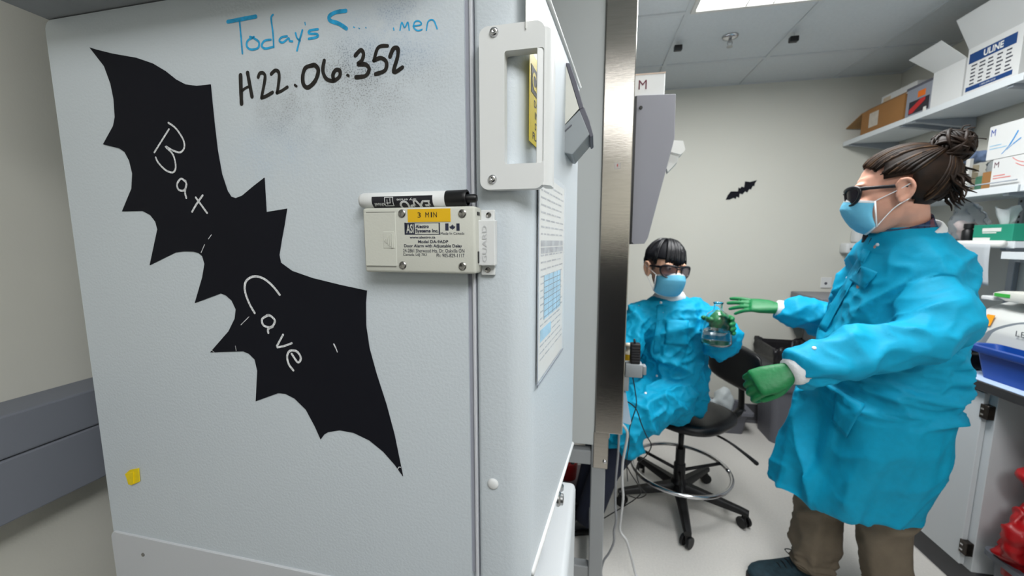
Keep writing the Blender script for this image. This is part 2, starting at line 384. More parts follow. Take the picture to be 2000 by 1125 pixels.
# cam lock near the foot of the door
p = front(1088, 974, 0); bm = B(); ax = (V((0, 1, 0)), V((0, 0, 1)), V((1, 0, 0)))
lathe([(.013, 0), (.013, .004), (.010, .007), (.010, .011), (.004, .012)], p, 20, bm, ax); fpart('lock', bm, m_steel, door, angle=40)
# lower door of the machine
lowd = fpart('lower_door', box((.015, .06, .16), (.122, .395, .895), .012, 3), mat('lower_door_enamel', (186, 190, 193), .5, bump=.05, bscale=200), angle=40)
bm = B(); p = V((.085, .36, .895)); lathe([(.012, -.002), (.012, .008), (.009, .011), (.004, .011)], p, 16, bm); fpart('hinge_pin', bm, m_steel, lowd, angle=40)
lwp = fpart('lower_latch', box((.122, .20, .62), (.146, .30, .74), .004, 2), m_ivory, lowd)
bm = box((.146, .202, .62), (.154, .298, .737), .003, 2); fpart('lower_latch_cover', bm, m_black, lowd)
# ------------------------------------------------------------------ hand lettering on the enamel
m_blue = mat('blue_marker', (38, 160, 212), .5, vary=.25, vscale=120)
m_ink = mat('black_marker', (26, 22, 20), .45, vary=.5, vscale=90)
def stroke(pts, wpx, crop, bm, off=0.0, n=5):
    x0, y0, s = crop; P = [side(x0+x/s, y0+y/s, off) for x, y in pts]
    P = spline(P, n) if len(P) > 2 else [P[0].lerp(P[1], i/4) for i in range(5)]
    d = .5/FOC; wd = [wpx/s*d*(1+.14*noise.noise(p*160)) for p in P]
    ribbon(P, wd, (0, -1, 0), bm, .0004)
C2 = (400, 0, 3.629)
bm = B()
for pts, wp in (([(165,155),(362,118)],27),([(248,150),(258,260),(268,380)],14),([(350,262),(305,290),(300,330),(330,352),(378,340),(385,300),(350,272),(322,262)],15),
    ([(470,282),(425,290),(405,325),(430,345),(488,332)],15),([(485,105),(472,132),(485,240),(490,335)],13),([(585,258),(545,265),(530,290),(555,302),(595,272),(603,290),(622,294)],14),
    ([(645,235),(655,270),(676,290)],13),([(693,215),(672,290),(655,360)],14),([(711,160),(714,178)],8),([(803,208),(745,218),(742,238),(795,242),(798,262),(738,276)],16),
    ([(1000,78),(930,88),(885,115),(892,148),(950,168),(1005,203)],26),([(1385,215),(1397,160),(1418,195),(1440,158),(1450,215)],9),
    ([(1478,186),(1535,175),(1520,150),(1490,156),(1482,195),(1510,218),(1540,210)],9),([(1572,215),(1585,152),(1622,145),(1648,205)],9),([(1338,200),(1342,214)],8),([(1055,192),(1062,196)],7),([(1092,200),(1099,204)],6),([(1140,196),(1146,200)],5)):
    bm = B(); stroke(pts, wp, C2, bm); fpart('blue_marker_stroke', bm, m_blue, body)
for pts, wp in (([(255,535),(258,640),(262,735)],27),([(305,518),(320,600),(336,685)],24),([(262,648),(290,625),(322,612)],16),([(380,548),(392,520),(420,522),(428,560),(404,690)],20),([(404,695),(440,680),(482,655)],20),
    ([(472,525),(500,500),(524,512),(528,560),(515,658)],20),([(512,658),(540,648),(586,618)],18),([(640,604),(651,612)],15),([(762,465),(715,482),(696,540),(702,600),(735,620),(785,572),(806,500),(782,464),(755,466)],24),
    ([(848,430),(838,500),(860,556),(908,574),(955,545),(958,502),(930,497),(910,530),(914,566)],22),([(1012,533),(1020,537)],15),([(1068,395),(1105,356),(1126,382),(1114,430),(1086,456),(1140,458),(1166,492),(1140,538),(1074,548)],22),
    ([(1296,326),(1250,328),(1222,352),(1200,430)],19),([(1200,430),(1250,412),(1288,442),(1278,500),(1212,526)],22),([(1314,402),(1338,346),(1368,346),(1368,402),(1340,512),(1402,478)],22)):
    bm = B(); stroke(pts, wp*1.22, C2, bm); fpart('black_marker_stroke', bm, m_ink, body)
# ------------------------------------------------------------------ the large bat: card held to the freezer, with chalk on it
BO = [(175.6,92.8),(189,97),(221,105),(267,113),(299,124),(324,139),(344,155),(363,165),(385,168),(412,165),(415,197),(419,236),(425.6,293),(434,340),(445,373),(452,384),(461,387),(473.6,382),(495,364),(517,347),(521,414),(561,407.5),
 (556,440),(551,467),(546,498),(549,513),(571,529),(611,543),(664,556),(717,567.5),(715,591),(715.5,636),(722,680),(735.5,729),(755.5,791),(771,849),(787.5,930),(771,907),(749,882),(722,860),(691,845),(664,840),(642,843.5),(634,848),(626.7,858),
 (615.5,833),(598,800),(575.6,778),(558,769),(544,767.5),(500,783.5),(503,724),(498,702),(487,691),(475.5,686),(411,688),(447,646.7),(459,622),(461,604),(453,587),(442,577),(432,573),(381,592),(395.5,542),(400,515.5),(395.5,500),(388,494),(378,491.5),(360,491),(343.6,493),
 (293,518),(308,448),(304,433),(294,420),(279,412),(239,413),(257.5,368.5),(259,339),(253,314),(244,297),(234,290),(202,282),(221.6,246.5),(225,229),(222.6,194),(216.6,164),(204,129.5)]
bt = thing('bat_cutout', 'large black bat of chalkboard card with chalk lettering on the freezer side', 'decoration', tuple(FO), FA)
part('card', prism([side(x, y, -.0002) for x, y in BO], (0, -.0007, 0)), m_bat, bt, world=False)
m_chalk = mat('chalk', (212, 214, 216), .9, vary=.35, vscale=500)
C7 = (150, 80, 2.8125); C8 = (380, 440, 2.25)
words = {'chalk_letter_b': (C7, [([(508,485),(470,545),(428,612)],9),([(505,450),(545,480),(585,540),(592,585),(570,612),(530,602),(489,580),(530,625),(545,690),(530,722),(490,710),(450,670),(435,640)],9)]),
 'chalk_letter_a': (C7, [([(600,775),(575,757),(553,785),(560,816),(588,822),(604,795),(598,768)],10),([(602,790),(596,830),(603,862)],10)]),
 'chalk_letter_x': (C7, [([(655,860),(717,945)],10),([(693,848),(660,895),(635,938)],10)]),
 'chalk_letter_c': (C8, [([(375,305),(340,262),(300,232),(260,225),(228,245),(222,285),(240,340),(265,385)],9)]),
 'chalk_letter_small_a': (C8, [([(325,395),(298,412),(305,440),(338,447),(354,420),(335,398),(318,396)],9),([(345,445),(325,455),(325,472)],9)]),
 'chalk_letter_v': (C8, [([(390,480),(363,530)],8),([(365,536),(395,530),(428,518)],8)]),
 'chalk_letter_e': (C8, [([(428,565),(455,602),(468,582),(450,554),(420,552),(408,575),(415,610),(435,637)],9)]),
 'chalk_scratch': (C8, [([(205,437),(240,402)],3),([(613,522),(622,540)],6),([(624,545),(628,556)],4),([(75,42),(62,60)],3),([(45,85),(30,120)],3),([(75,548),(88,558)],2),([(893,1072),(898,1062)],3),([(898,1062),(906,1062)],3),([(180,530),(184,550)],2)])}
for nm, (cr, ss) in words.items():
    for pts, wp in ss: bm = B(); stroke(pts, wp*1.25, cr, bm, -.0009); part(nm, bm, m_chalk, bt, world=False)
# ------------------------------------------------------------------ door alarm
m_case = mat('alarm_case', (196, 197, 188), .5, bump=.05, bscale=400)
def c3(x, y, off): return side(680+x/4.89, 330+y/4.89, off)
al = thing('door_alarm', 'ivory door alarm box with yellow 3 MIN label screwed beside the bat', 'alarm', tuple(FO), FA)
YA = -.026
a0 = c3(160, 985, YA); a1 = c3(1212, 352, YA)
def apart(n, bm, m, parent=al, **k): return part(n, bm, m, parent, world=False, **k)
case = apart('case', box((a0.x, YA, a0.z), (a1.x, 0, a1.z), .0035, 3), m_case, angle=40)
m_line = mat('recess_shadow_gap', (120, 120, 114), .7, vary=.05, vscale=50)
# battery hatch: a raised plate with a gap round it and an arrow pad
h0 = c3(172, 925, YA); h1 = c3(452, 415, YA)
hatch = apart('battery_hatch', box((h0.x, YA-.0008, h0.z), (h1.x, YA+.002, h1.z), .0006, 1), m_case)
for q in (((172,424),(444,408)),((180,935),(460,920))):
    u0 = c3(q[0][0], max(q[0][1], q[1][1]), YA); u1 = c3(q[1][0], min(q[0][1], q[1][1]), YA); apart('hatch_gap', box((u0.x, YA-.0003, u0.z), (u1.x, YA+.001, u1.z)), m_line, hatch)
g0 = c3(342, 758, YA); g1 = c3(444, 598, YA)
pad = apart('thumb_pad', box((g0.x, YA-.0014, g0.z), (g1.x, YA, g1.z), .0005, 1), m_case, hatch)
bm = B()
for i, (xx, hh) in enumerate(((358,10),(375,25),(392,42),(410,56),(428,70))):
    u0 = c3(xx-5, 685+hh, YA); u1 = c3(xx+3, 685-hh, YA); box((u0.x, YA-.0024, u0.z), (u1.x, YA-.001, u1.z), .0003, 1, bm)
apart('grip_ribs', bm, m_case, pad)
for (x, y) in ((513,425),(1090,425),(521,920),(1092,930)):
    c = c3(x, y, YA-.0006); bm = B(); lathe([(.0047, .0012), (.0047, -.0004), (.0036, -.0012), (.0008, -.0006)], c, 16, bm, (V((1,0,0)), V((0,0,1)), V((0,1,0))))
    s = apart('screw', bm, m_silver, case, angle=40)
    bm = B(); box((c.x-.0028, c.y-.0014, c.z-.0005), (c.x+.0028, c.y-.0010, c.z+.0005), 0, 1, bm); box((c.x-.0005, c.y-.0014, c.z-.0028), (c.x+.0005, c.y-.0010, c.z+.0028), 0, 1, bm)
    bm.free()
m_yel = mat('yellow_label', (222, 176, 20), .45, vary=.02, vscale=30)
m_print = mat('navy_print', (38, 42, 62), .6, vary=.05, vscale=50)
m_blk = mat('black_print', (24, 24, 24), .6, vary=.05, vscale=50)
u0 = c3(572, 508, YA); u1 = c3(977, 377, YA)
ylab = apart('yellow_label', box((u0.x, YA-.0005, u0.z), (u1.x, YA, u1.z)), m_yel)
def tbox(s, x0, y0, x1, y1, bm, off=YA-.0004, bold=.0, f=c3):
    p0 = f(x0, y1, off); p1 = f(x1, y0, off); return text(s, p0, (1, 0, 0), (0, 0, 1), p1.x-p0.x, p1.z-p0.z, bm, bold)
bm = B(); tbox('3', 663, 415, 692, 465, bm, YA-.0008); tbox('M', 738, 413, 772, 463, bm, YA-.0008); tbox('I', 790, 413, 800, 462, bm, YA-.0008); tbox('N', 814, 412, 846, 462, bm, YA-.0008)
apart('label_text', bm, m_blk, ylab)
# printed panel
bm = B()
tbox('Alectro', 644, 530, 770, 566, bm, bold=.03); tbox('Systems Inc.', 644, 572, 862, 616, bm, bold=.03)
tbox('Made In Canada', 884, 602, 1110, 628, bm); tbox('www.alectro.ca', 588, 640, 832, 664, bm, bold=.02); tbox('Model DA-9ADP', 668, 680, 956, 708, bm, bold=.02)
tbox('Door Alarm with Adjustable Delay', 535, 720, 1088, 756, bm, bold=.02); tbox('24-2861 Sherwood Hts. Dr. Oakville ON', 525, 764, 1110, 796, bm)
tbox('Canada L6J 7K1', 525, 806, 752, 836, bm); tbox('Ph: 905-829-1117', 845, 810, 1110, 842, bm)
def rect(x0, y0, x1, y1, bm, off=YA-.0003, f=c3):
    a = f(x0, y1, off); b = f(x1, y0, off); box((a.x, off, a.z), (b.x, off+.0004, b.z), 0, 1, bm)
for q in ((540,512,874,520),(540,620,874,628),(540,512,548,628),(866,512,874,628),(928,520,957,588),(1034,520,1063,590)): rect(*q, bm)
lf = [(995,528),(1001,542),(1006,538),(1008,552),(1018,544),(1020,552),(1026,553),(1012,566),(1014,572),(998,570),(998,580),(992,580),(992,570),(976,572),(978,566),(964,553),(970,552),(972,544),(982,552),(984,538),(989,542)]
prism([c3(x, y, YA-.0003) for x, y in lf], (0, .0003, 0), bm)
for q in ((548,520,556,620),(628,520,634,620)): rect(*q, bm)
apart('printed_text', bm, m_print, case)
bm = B(); rect(549, 520, 630, 622, bm); blk = apart('logo_block', bm, m_print, case)
bm = B(); tbox('ASI', 556, 527, 624, 614, bm, YA-.0007, .02); apart('logo_letters', bm, m_case, blk)
bm = B(); e0 = c3(1212, 890, -.018); box((a1.x-.0004, -.018, a0.z+.012), (a1.x+.0008, -.008, a0.z+.026), .0003, 1, bm); box((a1.x-.0004, -.019, a1.z-.010), (a1.x+.0008, -.010, a1.z-.006), .0003, 1, bm)
apart('side_slot', bm, m_black, case)
# reed-switch magnet on the door
mg = thing('magnet_contact', 'white plastic GUARD magnet block on the freezer door edge', 'magnet', tuple(FO), FA)
YM = -.014
b0 = c3(1280, 1010, 0); b1 = c3(1405, 392, 0)
part('base', box((b0.x, -.004, b0.z), (b1.x, .001, b1.z), .001, 2), m_plast, mg, world=False)
k0 = c3(1243, 922, YM); k1 = c3(1362, 487, YM)
blk = part('block', box((k0.x, YM, k0.z), (k1.x+.005, -.003, k1.z), .0012, 2), m_plast, mg, world=False)
bm = B(); p0 = c3(1325, 890, YM-.0006); p1 = c3(1280, 540, YM-.0006); text('GUARD', p0, (0, 0, 1), (-1, 0, 0), p1.z-p0.z, p0.x-p1.x, bm, .01)
part('raised_letters', bm, mat('letter_relief', (188, 190, 192), .5, vary=.02, vscale=30), blk, world=False)
for (x, y) in ((1342,440),(1334,965)):
    c = c3(x, y, -.004); bm = B(); lathe([(.0035, .0), (.003, -.0012), (.001, -.0006)], c, 14, bm, (V((1,0,0)), V((0,0,1)), V((0,1,0)))); part('screw', bm, m_silver, mg, world=False)
# dry-erase marker lying on the alarm
mk = thing('dry_erase_marker', 'white dry-erase marker with black cap lying on the alarm box', 'marker', tuple(FO), FA)
ym = -.013; q0 = c3(122, 272, ym); q1 = c3(945, 268, ym); q2 = c3(1150, 265, ym); rM = (c3(500, 195, ym).z-c3(500, 350, ym).z)/2
zc_ = a1.z+rM+.0002; ax = (V((0,1,0)), V((0,0,1)), V((1,0,0)))
part('barrel', lathe([(rM*.55, 0), (rM*.85, .0015), (rM*.97, .005), (rM, .012), (rM, q1.x-q0.x)], (q0.x, ym, zc_), 32, None, ax), m_plast, mk, world=False, smooth=True)
lb0 = c3(264, 240, ym).x; lb1 = c3(835, 240, ym).x
def cyl_patch(xa, xb, a0_, a1_, r, bm):
    loft([[V((x, ym-r*math.cos(math.radians(a)), zc_+r*math.sin(math.radians(a)))) for a in [a0_+(a1_-a0_)*i/24 for i in range(25)]] for x in (xa, xb)], bm, cap=False, closed=False)
bm = B(); cyl_patch(lb0, lb1, -150, 22, rM+.0003, bm); ml = part('black_wrap', bm, mat('marker_wrap', (28, 28, 36), .4, vary=.05, vscale=40), mk, world=False, smooth=True)
bm = B()
def mtext(s, x0, x1, y0, y1, bold):        # lettering upside down, wrapped on the barrel
    t = text(s, (0, 0, 0), (1, 0, 0), (0, 1, 0), 1, 1, None, bold); bmesh.ops.subdivide_edges(t, edges=t.edges[:], cuts=1)
    for v in t.verts:
        xx = x1+(x0-x1)*v.co.x; yy = y0+(y1-y0)*(v.co.y); a = math.asin(max(-.99, min(.99, (zc_of(yy)-zc_)/rM)))
        v.co = V((c3(xx, 268, ym).x, ym-(rM+.0006)*math.cos(a), zc_+(rM+.0006)*math.sin(a)))
    add(bm, t)
def zc_of(yy): return zc_+rM*(272-yy)/78
mtext('dry erase', 502, 686, 262, 290, .01); mtext('EXPO', 520, 810, 285, 372, .03); mtext('chisel', 290, 382, 302, 330, .01)
part('wrap_lettering', bm, m_plast, ml, world=False)
bm = B()
for xa, xb, ya, yb in ((385,391,250,330),(462,468,250,330),(385,468,250,256),(385,468,324,330),(400,440,300,306),(408,414,272,318),(436,442,262,300)):
    aa = math.degrees(math.asin(max(-.99, min(.99, (272-yb)/78)))); ab = math.degrees(math.asin(max(-.99, min(.99, (272-ya)/78))))
    cyl_patch(c3(xa, 268, ym).x, c3(xb, 268, ym).x, aa, ab, rM+.0006, bm)
part('tip_icon', bm, m_plast, ml, world=False)
xc = q1.x-.001; ln = q2.x-q1.x
part('cap', lathe([(rM*.96, 0), (rM*1.02, .002), (rM*1.04, ln*.8), (rM*1.06, ln*.97), (rM*1.0, ln), (rM*.82, ln), (rM*.8, ln-.006), (.001, ln-.006)], (xc, ym, zc_), 32, None, ax), m_black, mk, world=False, angle=40)
bm = B(); lathe([(.005, ln-.006), (.005, ln+.009), (.0038, ln+.011), (.001, ln+.011)], (xc, ym, zc_), 16, bm, ax)
part('cap_tip', bm, m_black, mk, world=False, angle=40)
# a torn bit of yellow tape
bm = B(); T = [side(x, y, -.0008) for x, y in ((246,925),(255,917),(272,914),(274,940),(258,947),(252,945))]
prism(T, (0, -.0012, 0), bm); T2 = [side(x, y, -.002) for x, y in ((246,925),(262,921),(262,944),(258,947),(252,940))]; prism(T2, (0, -.0016, 0), bm)
single('tape_scrap', bm, mat('yellow_tape', (236, 208, 16), .5, vary=.05, vscale=90), 'crumpled scrap of yellow tape low on the freezer side', 'tape')
o = bpy.data.objects['tape_scrap']; 
R_ = Matrix.Translation(V((FO.x, FO.y, 0))) @ Matrix.Rotation(FA, 4, 'Z'); o.location = R_ @ o.location; o.rotation_euler = (0, 0, FA)
# ------------------------------------------------------------------ door handle: plate with a window, bent round into a grip
YH = -.010
hd = part('handle', None or B(), m_plast, door, world=False) if False else None
def hz(px, py): return side(px, py, YH)
o0 = hz(940, 372); o1 = hz(1062, 42); w0 = hz(987, 322); w1 = hz(1062, 95)
bm = B(); r_ = .010
outer = rrect_xz(o0.x, o1.x, o0.z, o1.z, r_, YH, 'ad')
def plate(bm, outer_pts, inner_pts, y0, y1):
    t = bmesh.new(); n = len(outer_pts)
    rows = []
    for y in (y0, y1): rows.append(([t.verts.new(V((p.x, y, p.z))) for p in outer_pts], [t.verts.new(V((p.x, y, p.z))) for p in inner_pts]))
    for i in range(n):
        j = (i+1) % n
        for a, f in ((rows[0], 0), (rows[1], 1)):
            q = (a[0][i], a[0][j], a[1][j], a[1][i]); t.faces.new(q if f else q[::-1])
        t.faces.new((rows[0][0][i], rows[0][0][j], rows[1][0][j], rows[1][0][i])); t.faces.new((rows[0][1][j], rows[0][1][i], rows[1][1][i], rows[1][1][j]))
    bmesh.ops.recalc_face_normals(t, faces=t.faces[:]); add(bm, t)
oo = rrect_xz(o0.x, o1.x+.002, o0.z, o1.z, r_, YH, 'abcd'); ii = rrect_xz(w0.x, w1.x+.001, w0.z, w1.z, .003, YH, 'abcd')
plate(bm, oo, ii, YH-.004, YH+.010)
hnd = fpart('handle', bm, m_plast, door, angle=35)
gx0 = o1.x-.006
bm = B(); 
# grip: bar on the outer edge, curling back towards the door front
pp = [(gx0, YH-.004), (gx0+.010, YH-.002), (gx0+.015, YH+.006), (gx0+.016, YH+.028), (gx0+.012, YH+.034), (gx0+.006, YH+.030), (gx0+.004, YH+.010), (gx0-.002, YH+.006)]
prism([(x, y, o0.z+.004) for x, y in pp], (0, 0, o1.z-o0.z-.010), bm)
fpart('grip', bm, m_plast, hnd, angle=50)
for (x, y) in ((965, 63), (962, 350)):
    c = side(x, y, YH-.004); bm = B(); lathe([(.0052, .001), (.0052, -.0005), (.0042, -.0026), (.0015, -.0034), (.0006, -.0022)], c, 18, bm, (V((1,0,0)), V((0,0,1)), V((0,1,0))))
    fpart('screw', bm, m_chrome, hnd, smooth=True)
# ------------------------------------------------------------------ things on the door front
def fpt(y, z, off=0.0): return V((DX+DT*y+off, y, z))
fn_ = V((1, -DT, 0)).normalized(); fu_ = V((DT, 1, 0)).normalized()
def fsheet(y0, y1, z0, z1, th=.0006, off=.0002, bm=None):
    return prism([fpt(y0, z0, off), fpt(y1, z0, off), fpt(y1, z1, off), fpt(y0, z1, off)], fn_*th, bm)
sg = thing('caution_sign', 'yellow caution sign on the door front seen through the handle', 'sign', tuple(FO), FA)
m_sign = mat('sign_yellow', (226, 205, 60), .4, vary=.03, vscale=20)
s0 = front(1033, 200); s1 = front(1056, 200); zt = front(1033, 92).z; zb = front(1033, 275).z
ys0, ys1 = s0.y, s0.y+.13
part('plate', fsheet(ys0, ys1, zb, zt), m_sign, sg, world=False)
part('caution_band', fsheet(ys0+.006, ys1-.006, zb+(zt-zb)*.56, zb+(zt-zb)*.86, .0003, .0009), m_blk, sg, world=False)
bm = B(); text('CAUTION', fpt(ys0+.010, zb+(zt-zb)*.61, .0015), fu_, (0, 0, 1), .110, (zt-zb)*.2, bm, .03); part('caution_letters', bm, m_sign, sg, world=False)
bm = B()
for k, (s, a, b) in enumerate((('DO NOT USE', .02, .11), ('INSIDE FOR', .024, .106), ('STORAGE OF', .024, .106), ('FLAMMABLES', .014, .116))):
    text(s, fpt(ys0+a, zb+(zt-zb)*(.43-.125*k), .0010), fu_, (0, 0, 1), b-a, (zt-zb)*.085, bm, .02)
part('sign_text', bm, m_blk, sg, world=False)
nt_ = thing('door_note', 'white paper note with blue mark at the top of the freezer door front', 'paper', tuple(FO), FA)
zz = front(1030, 40).z; yy = front(1026, 20).y
m_paper = mat('paper', (222, 222, 218), .7, vary=.02, vscale=12)
part('sheet', fsheet(yy, yy+.055, zz-.012, 1.764), m_paper, nt_, world=False)
part('blue_blot', fsheet(yy+.002, yy+.014, 1.735, 1.762, .0004, .0009), m_blue, nt_, world=False)
# plastic document sleeve with a sheet of printed tables
sl = thing('document_sleeve', 'clear plastic sleeve of printed sheets hanging on the freezer door front', 'document', tuple(FO), FA)
d0 = front(1046, 757); d1 = front(1099, 640)
dz0 = d0.z; dz1 = front(1052, 335).z; dy0 = front(1047, 600).y; dy1 = front(1099, 560).y
m_clear = mat('clear_film', (235, 240, 245), .15, bump=.35, bscale=12, spec=.6, alpha=.16)
part('sheet', fsheet(dy0+.004, dy1-.004, dz0+.004, dz1, .0005, .0003), m_paper, sl, world=False)
bm = B(); random.seed(3)
hgt = dz1-dz0; wd = dy1-dy0
for r in range(26):
    z = dz1-.012-r*hgt*.034
    if .30 < r/26 < .36: fsheet(dy0+.02, dy1-.012, z-.006, z+.002, .0002, .0009, bm); continue
    y = dy0+.02
    while y < dy1-.03:
        l = random.uniform(.01, .035); fsheet(y, min(y+l, dy1-.012), z, z+.0022, .0002, .0009, bm); y += l+.006
part('printed_rows', bm, mat('grey_print', (172, 174, 178), .7, vary=.3, vscale=60), sl, world=False)
m_bprint = mat('pale_blue_print', (158, 208, 234), .6, vary=.2, vscale=30)
bm = B(); fsheet(dy0+.04, dy1-.03, dz0+hgt*.30, dz0+hgt*.52, .0002, .0010, bm); fsheet(dy0+.02, dy0+.09, dz0+hgt*.2, dz0+hgt*.26, .0002, .0010, bm); part('blue_panel', bm, m_bprint, sl, world=False)
bm = B()
for k in range(7): fsheet(dy0+.04, dy1-.03, dz0+hgt*(.31+.03*k), dz0+hgt*(.31+.03*k)+.001, .0002, .0013, bm)
for k in range(5): y = dy0+.04+k*(wd-.07)/4; fsheet(y, y+.001, dz0+hgt*.30, dz0+hgt*.52, .0002, .0013, bm)
part('table_lines', bm, mat('grey_line', (110, 116, 124), .7, vary=.1, vscale=60), sl, world=False)
bm = fsheet(dy0, dy1, dz0, dz1+.006, .0004, .0022); part('film', bm, m_clear, sl, world=False)
bm = B(); fsheet(dy0, dy0+.003, dz0, dz1, .0008, .0018, bm); fsheet(dy0, dy1, dz0, dz0+.003, .0008, .0018, bm); part('seam', bm, mat('sleeve_seam', (150, 155, 165), .4, vary=.1, vscale=90), sl, world=False)
# latch housing sticking out of the door front
m_cream = mat('cream_plastic', (208, 208, 200), .5, vary=.02, vscale=15)
m_lgrey = mat('slate_plastic', (88, 88, 98), .45, vary=.06, vscale=25)
m_mgrey = mat('grey_plastic', (142, 148, 152), .45, vary=.04, vscale=15)
yl = .235
def lat(px, py): return side(px, py, yl)
lt_ = fpart('latch_housing', prism([lat(1078,122), lat(1104,123), lat(1131,212), lat(1086,262), lat(1078,262)], (0, .085, 0)), m_cream, door)
fpart('latch_cover', prism([lat(1104,122), lat(1113,123), lat(1126,160), lat(1140,210), lat(1132,214)], (0, .085, 0), r=.001, seg=1), m_lgrey, lt_)
lv = fpart('latch_lever', prism([lat(1084,264), lat(1132,214), lat(1152,262), lat(1118,302), lat(1098,298), lat(1088,275)], (0, .085, 0), r=.0015, seg=2), m_mgrey, lt_)
fpart('lever_front', prism([lat(1131,214), lat(1141,209), lat(1151,234), lat(1159,265), lat(1153,269)], (0, .085, 0), r=.001, seg=1), m_lgrey, lt_)
bm = B(); prism([lat(1096,262)+V((0,-.0015,0)), lat(1116,243)+V((0,-.0015,0)), lat(1117,245)+V((0,-.0015,0)), lat(1097,264)+V((0,-.0015,0))], (0, .002, 0), bm); fpart('lever_slot', bm, m_lgrey, lt_)
# grey board lying on top; its unseen height is added to shade the wall
m_board = mat('grey_board', (142, 146, 150), .8, vary=.14, vscale=7, bump=.1, bscale=20)
cn = floc(atz(118, 37, ZT+.004)); l1 = floc(atz(34, 0, ZT+.004))
bo = single('grey_box', box((-W+.002, -.068, ZT+.002), (.006, DP+.02, ZT+.62), .004, 2), m_board, 'grey marbled box on the white freezer, its unseen height added to shade the wall', 'box')
bo.location = R_ @ bo.location; bo.rotation_euler = (0, 0, FA)
# ================================================================== SAFETY CABINET ON ITS STAND
m_bsc = mat('cabinet_grey_paint', (190, 194, 194), .5, vary=.015, vscale=3)
m_hood = mat('hood_grey_paint', (142, 142, 150), .55, vary=.03, vscale=2)
def brushed(name, rgb, rough):
    m = mat(name, rgb, rough, 1, bump=.05, bscale=40, vary=.06, vscale=14, stretch=(1, 1, 14)); 
    m.node_tree.nodes['Principled BSDF'].inputs['Anisotropic'].default_value = 0; return m
m_inox = brushed('brushed_stainless', (176, 171, 164), .17)
bs = thing('biosafety_cabinet', 'grey biosafety cabinet with stainless front post beyond the freezer', 'cabinet', (-.3, 2.0, .0))
YC0, YC1 = 1.38, 2.66
part('side_panel', box((-.76, YC0, .698), (.040, YC0+.05, 2.34), .002, 1), m_bsc, bs)
part('side_panel', box((-.76, YC1-.05, .698), (.040, YC1, 2.34), .002, 1), m_bsc, bs)
part('back_panel', box((-.78, YC0+.05, .70), (-.74, YC1-.05, 2.34)), m_bsc, bs)
part('top_housing', box((-.74, YC0+.05, 1.46), (.10, YC1-.05, 2.34), .004, 1), m_bsc, bs)
part('work_surface', box((-.74, YC0+.05, .70), (.10, YC1-.05, .80), .006, 2), m_inox, bs)
pst = part('front_post', box((.041, YC0-.004, .75), (.140, YC0+.06, 2.34), .003, 2), m_inox, bs)
part('front_post', box((.041, YC1-.06, .75), (.140, YC1+.004, 2.34), .003, 2), m_inox, bs)
st = aty(1206, 324, YC0-.005); part('warning_sticker', box((st.x-.010, YC0-.0055, st.z-.010), (st.x+.010, YC0-.004, st.z+.010)), mat('sticker', (190, 185, 180), .5, vary=.05, vscale=60), pst)
part('sticker_mark', prism([(st.x-.001, YC0-.0062, st.z+.006), (st.x+.002, YC0-.0062, st.z+.006), (st.x+.0005, YC0-.0062, st.z+.001), (st.x+.0025, YC0-.0062, st.z+.001), (st.x-.0012, YC0-.0062, st.z-.006), (st.x-.0002, YC0-.0062, st.z-.0005), (st.x-.0022, YC0-.0062, st.z-.0005)], (0, .0006, 0)), mat('red_print', (190, 40, 45), .5, vary=.05, vscale=60), pst)
# slanted hood over the opening
HP = [(.150, 1.941), (.276, 1.937), (.279, 1.795), (.207, 1.462), (.196, 1.442), (.160, 1.440), (.152, 1.448)]
hood = part('hood', prism([(x, YC0+.045, z) for x, z in HP], (0, YC1-YC0-.09, 0), r=.001, seg=1), m_hood, bs)
for (x, z) in ((.166, 1.90),): part('hood_hole', lathe([(.006, 0), (.006, -.0015), (.003, -.002)], (x, YC0+.0445, z), 14, None, 'y'), m_black, hood)
bm = B()
for z in (1.452, 1.50, 1.545): ball((.147, YC0+.04, z), .006, bm, 10)
part('hood_bolts', bm, m_chrome, bs, smooth=True); bs.children[-1]['kind'] = 'stuff'
part('sash_track', box((.141, YC0+.02, 1.44), (.150, YC0+.06, 1.93)), m_black, bs)
m_glass = mat('clear_glass', (235, 245, 245), .02, trans=1, ior=1.45)
part('sash_glass', box((.120, YC0+.07, 1.12), (.126, YC1-.07, 1.46)), m_glass, bs)
# stand
m_leg = mat('stand_grey', (150, 153, 155), .5, vary=.03, vscale=5)
def leg(x, y): 
    l = part('leg', box((x, y, .0), (x+.052, y+.05, .698), .003, 1), m_leg, bs)
    return l
l0 = leg(.032, YC0+.0); leg(.032, YC1-.05); leg(-.74, YC0); leg(-.74, YC1-.05)
l1 = part('leg_sleeve', box((.038, YC0-.004, .610), (.092, YC0+.054, .752), .002, 1), m_inox, l0)
part('leg_bolt', ball((.080, YC0-.006, .640), (.007, .006, .007), seg=12), m_chrome, l0, smooth=True)
part('crossbar', box((-.69, YC0+.005, .615), (.031, YC0+.045, .670), .003, 1), m_leg, bs)
part('crossbar', box((-.69, YC0+.005, .14), (.031, YC0+.045, .19), .003, 1), m_leg, bs)
part('crossbar', box((.036, YC0+.051, .14), (.080, YC1-.051, .19), .003, 1), m_leg, bs).hide_render = False
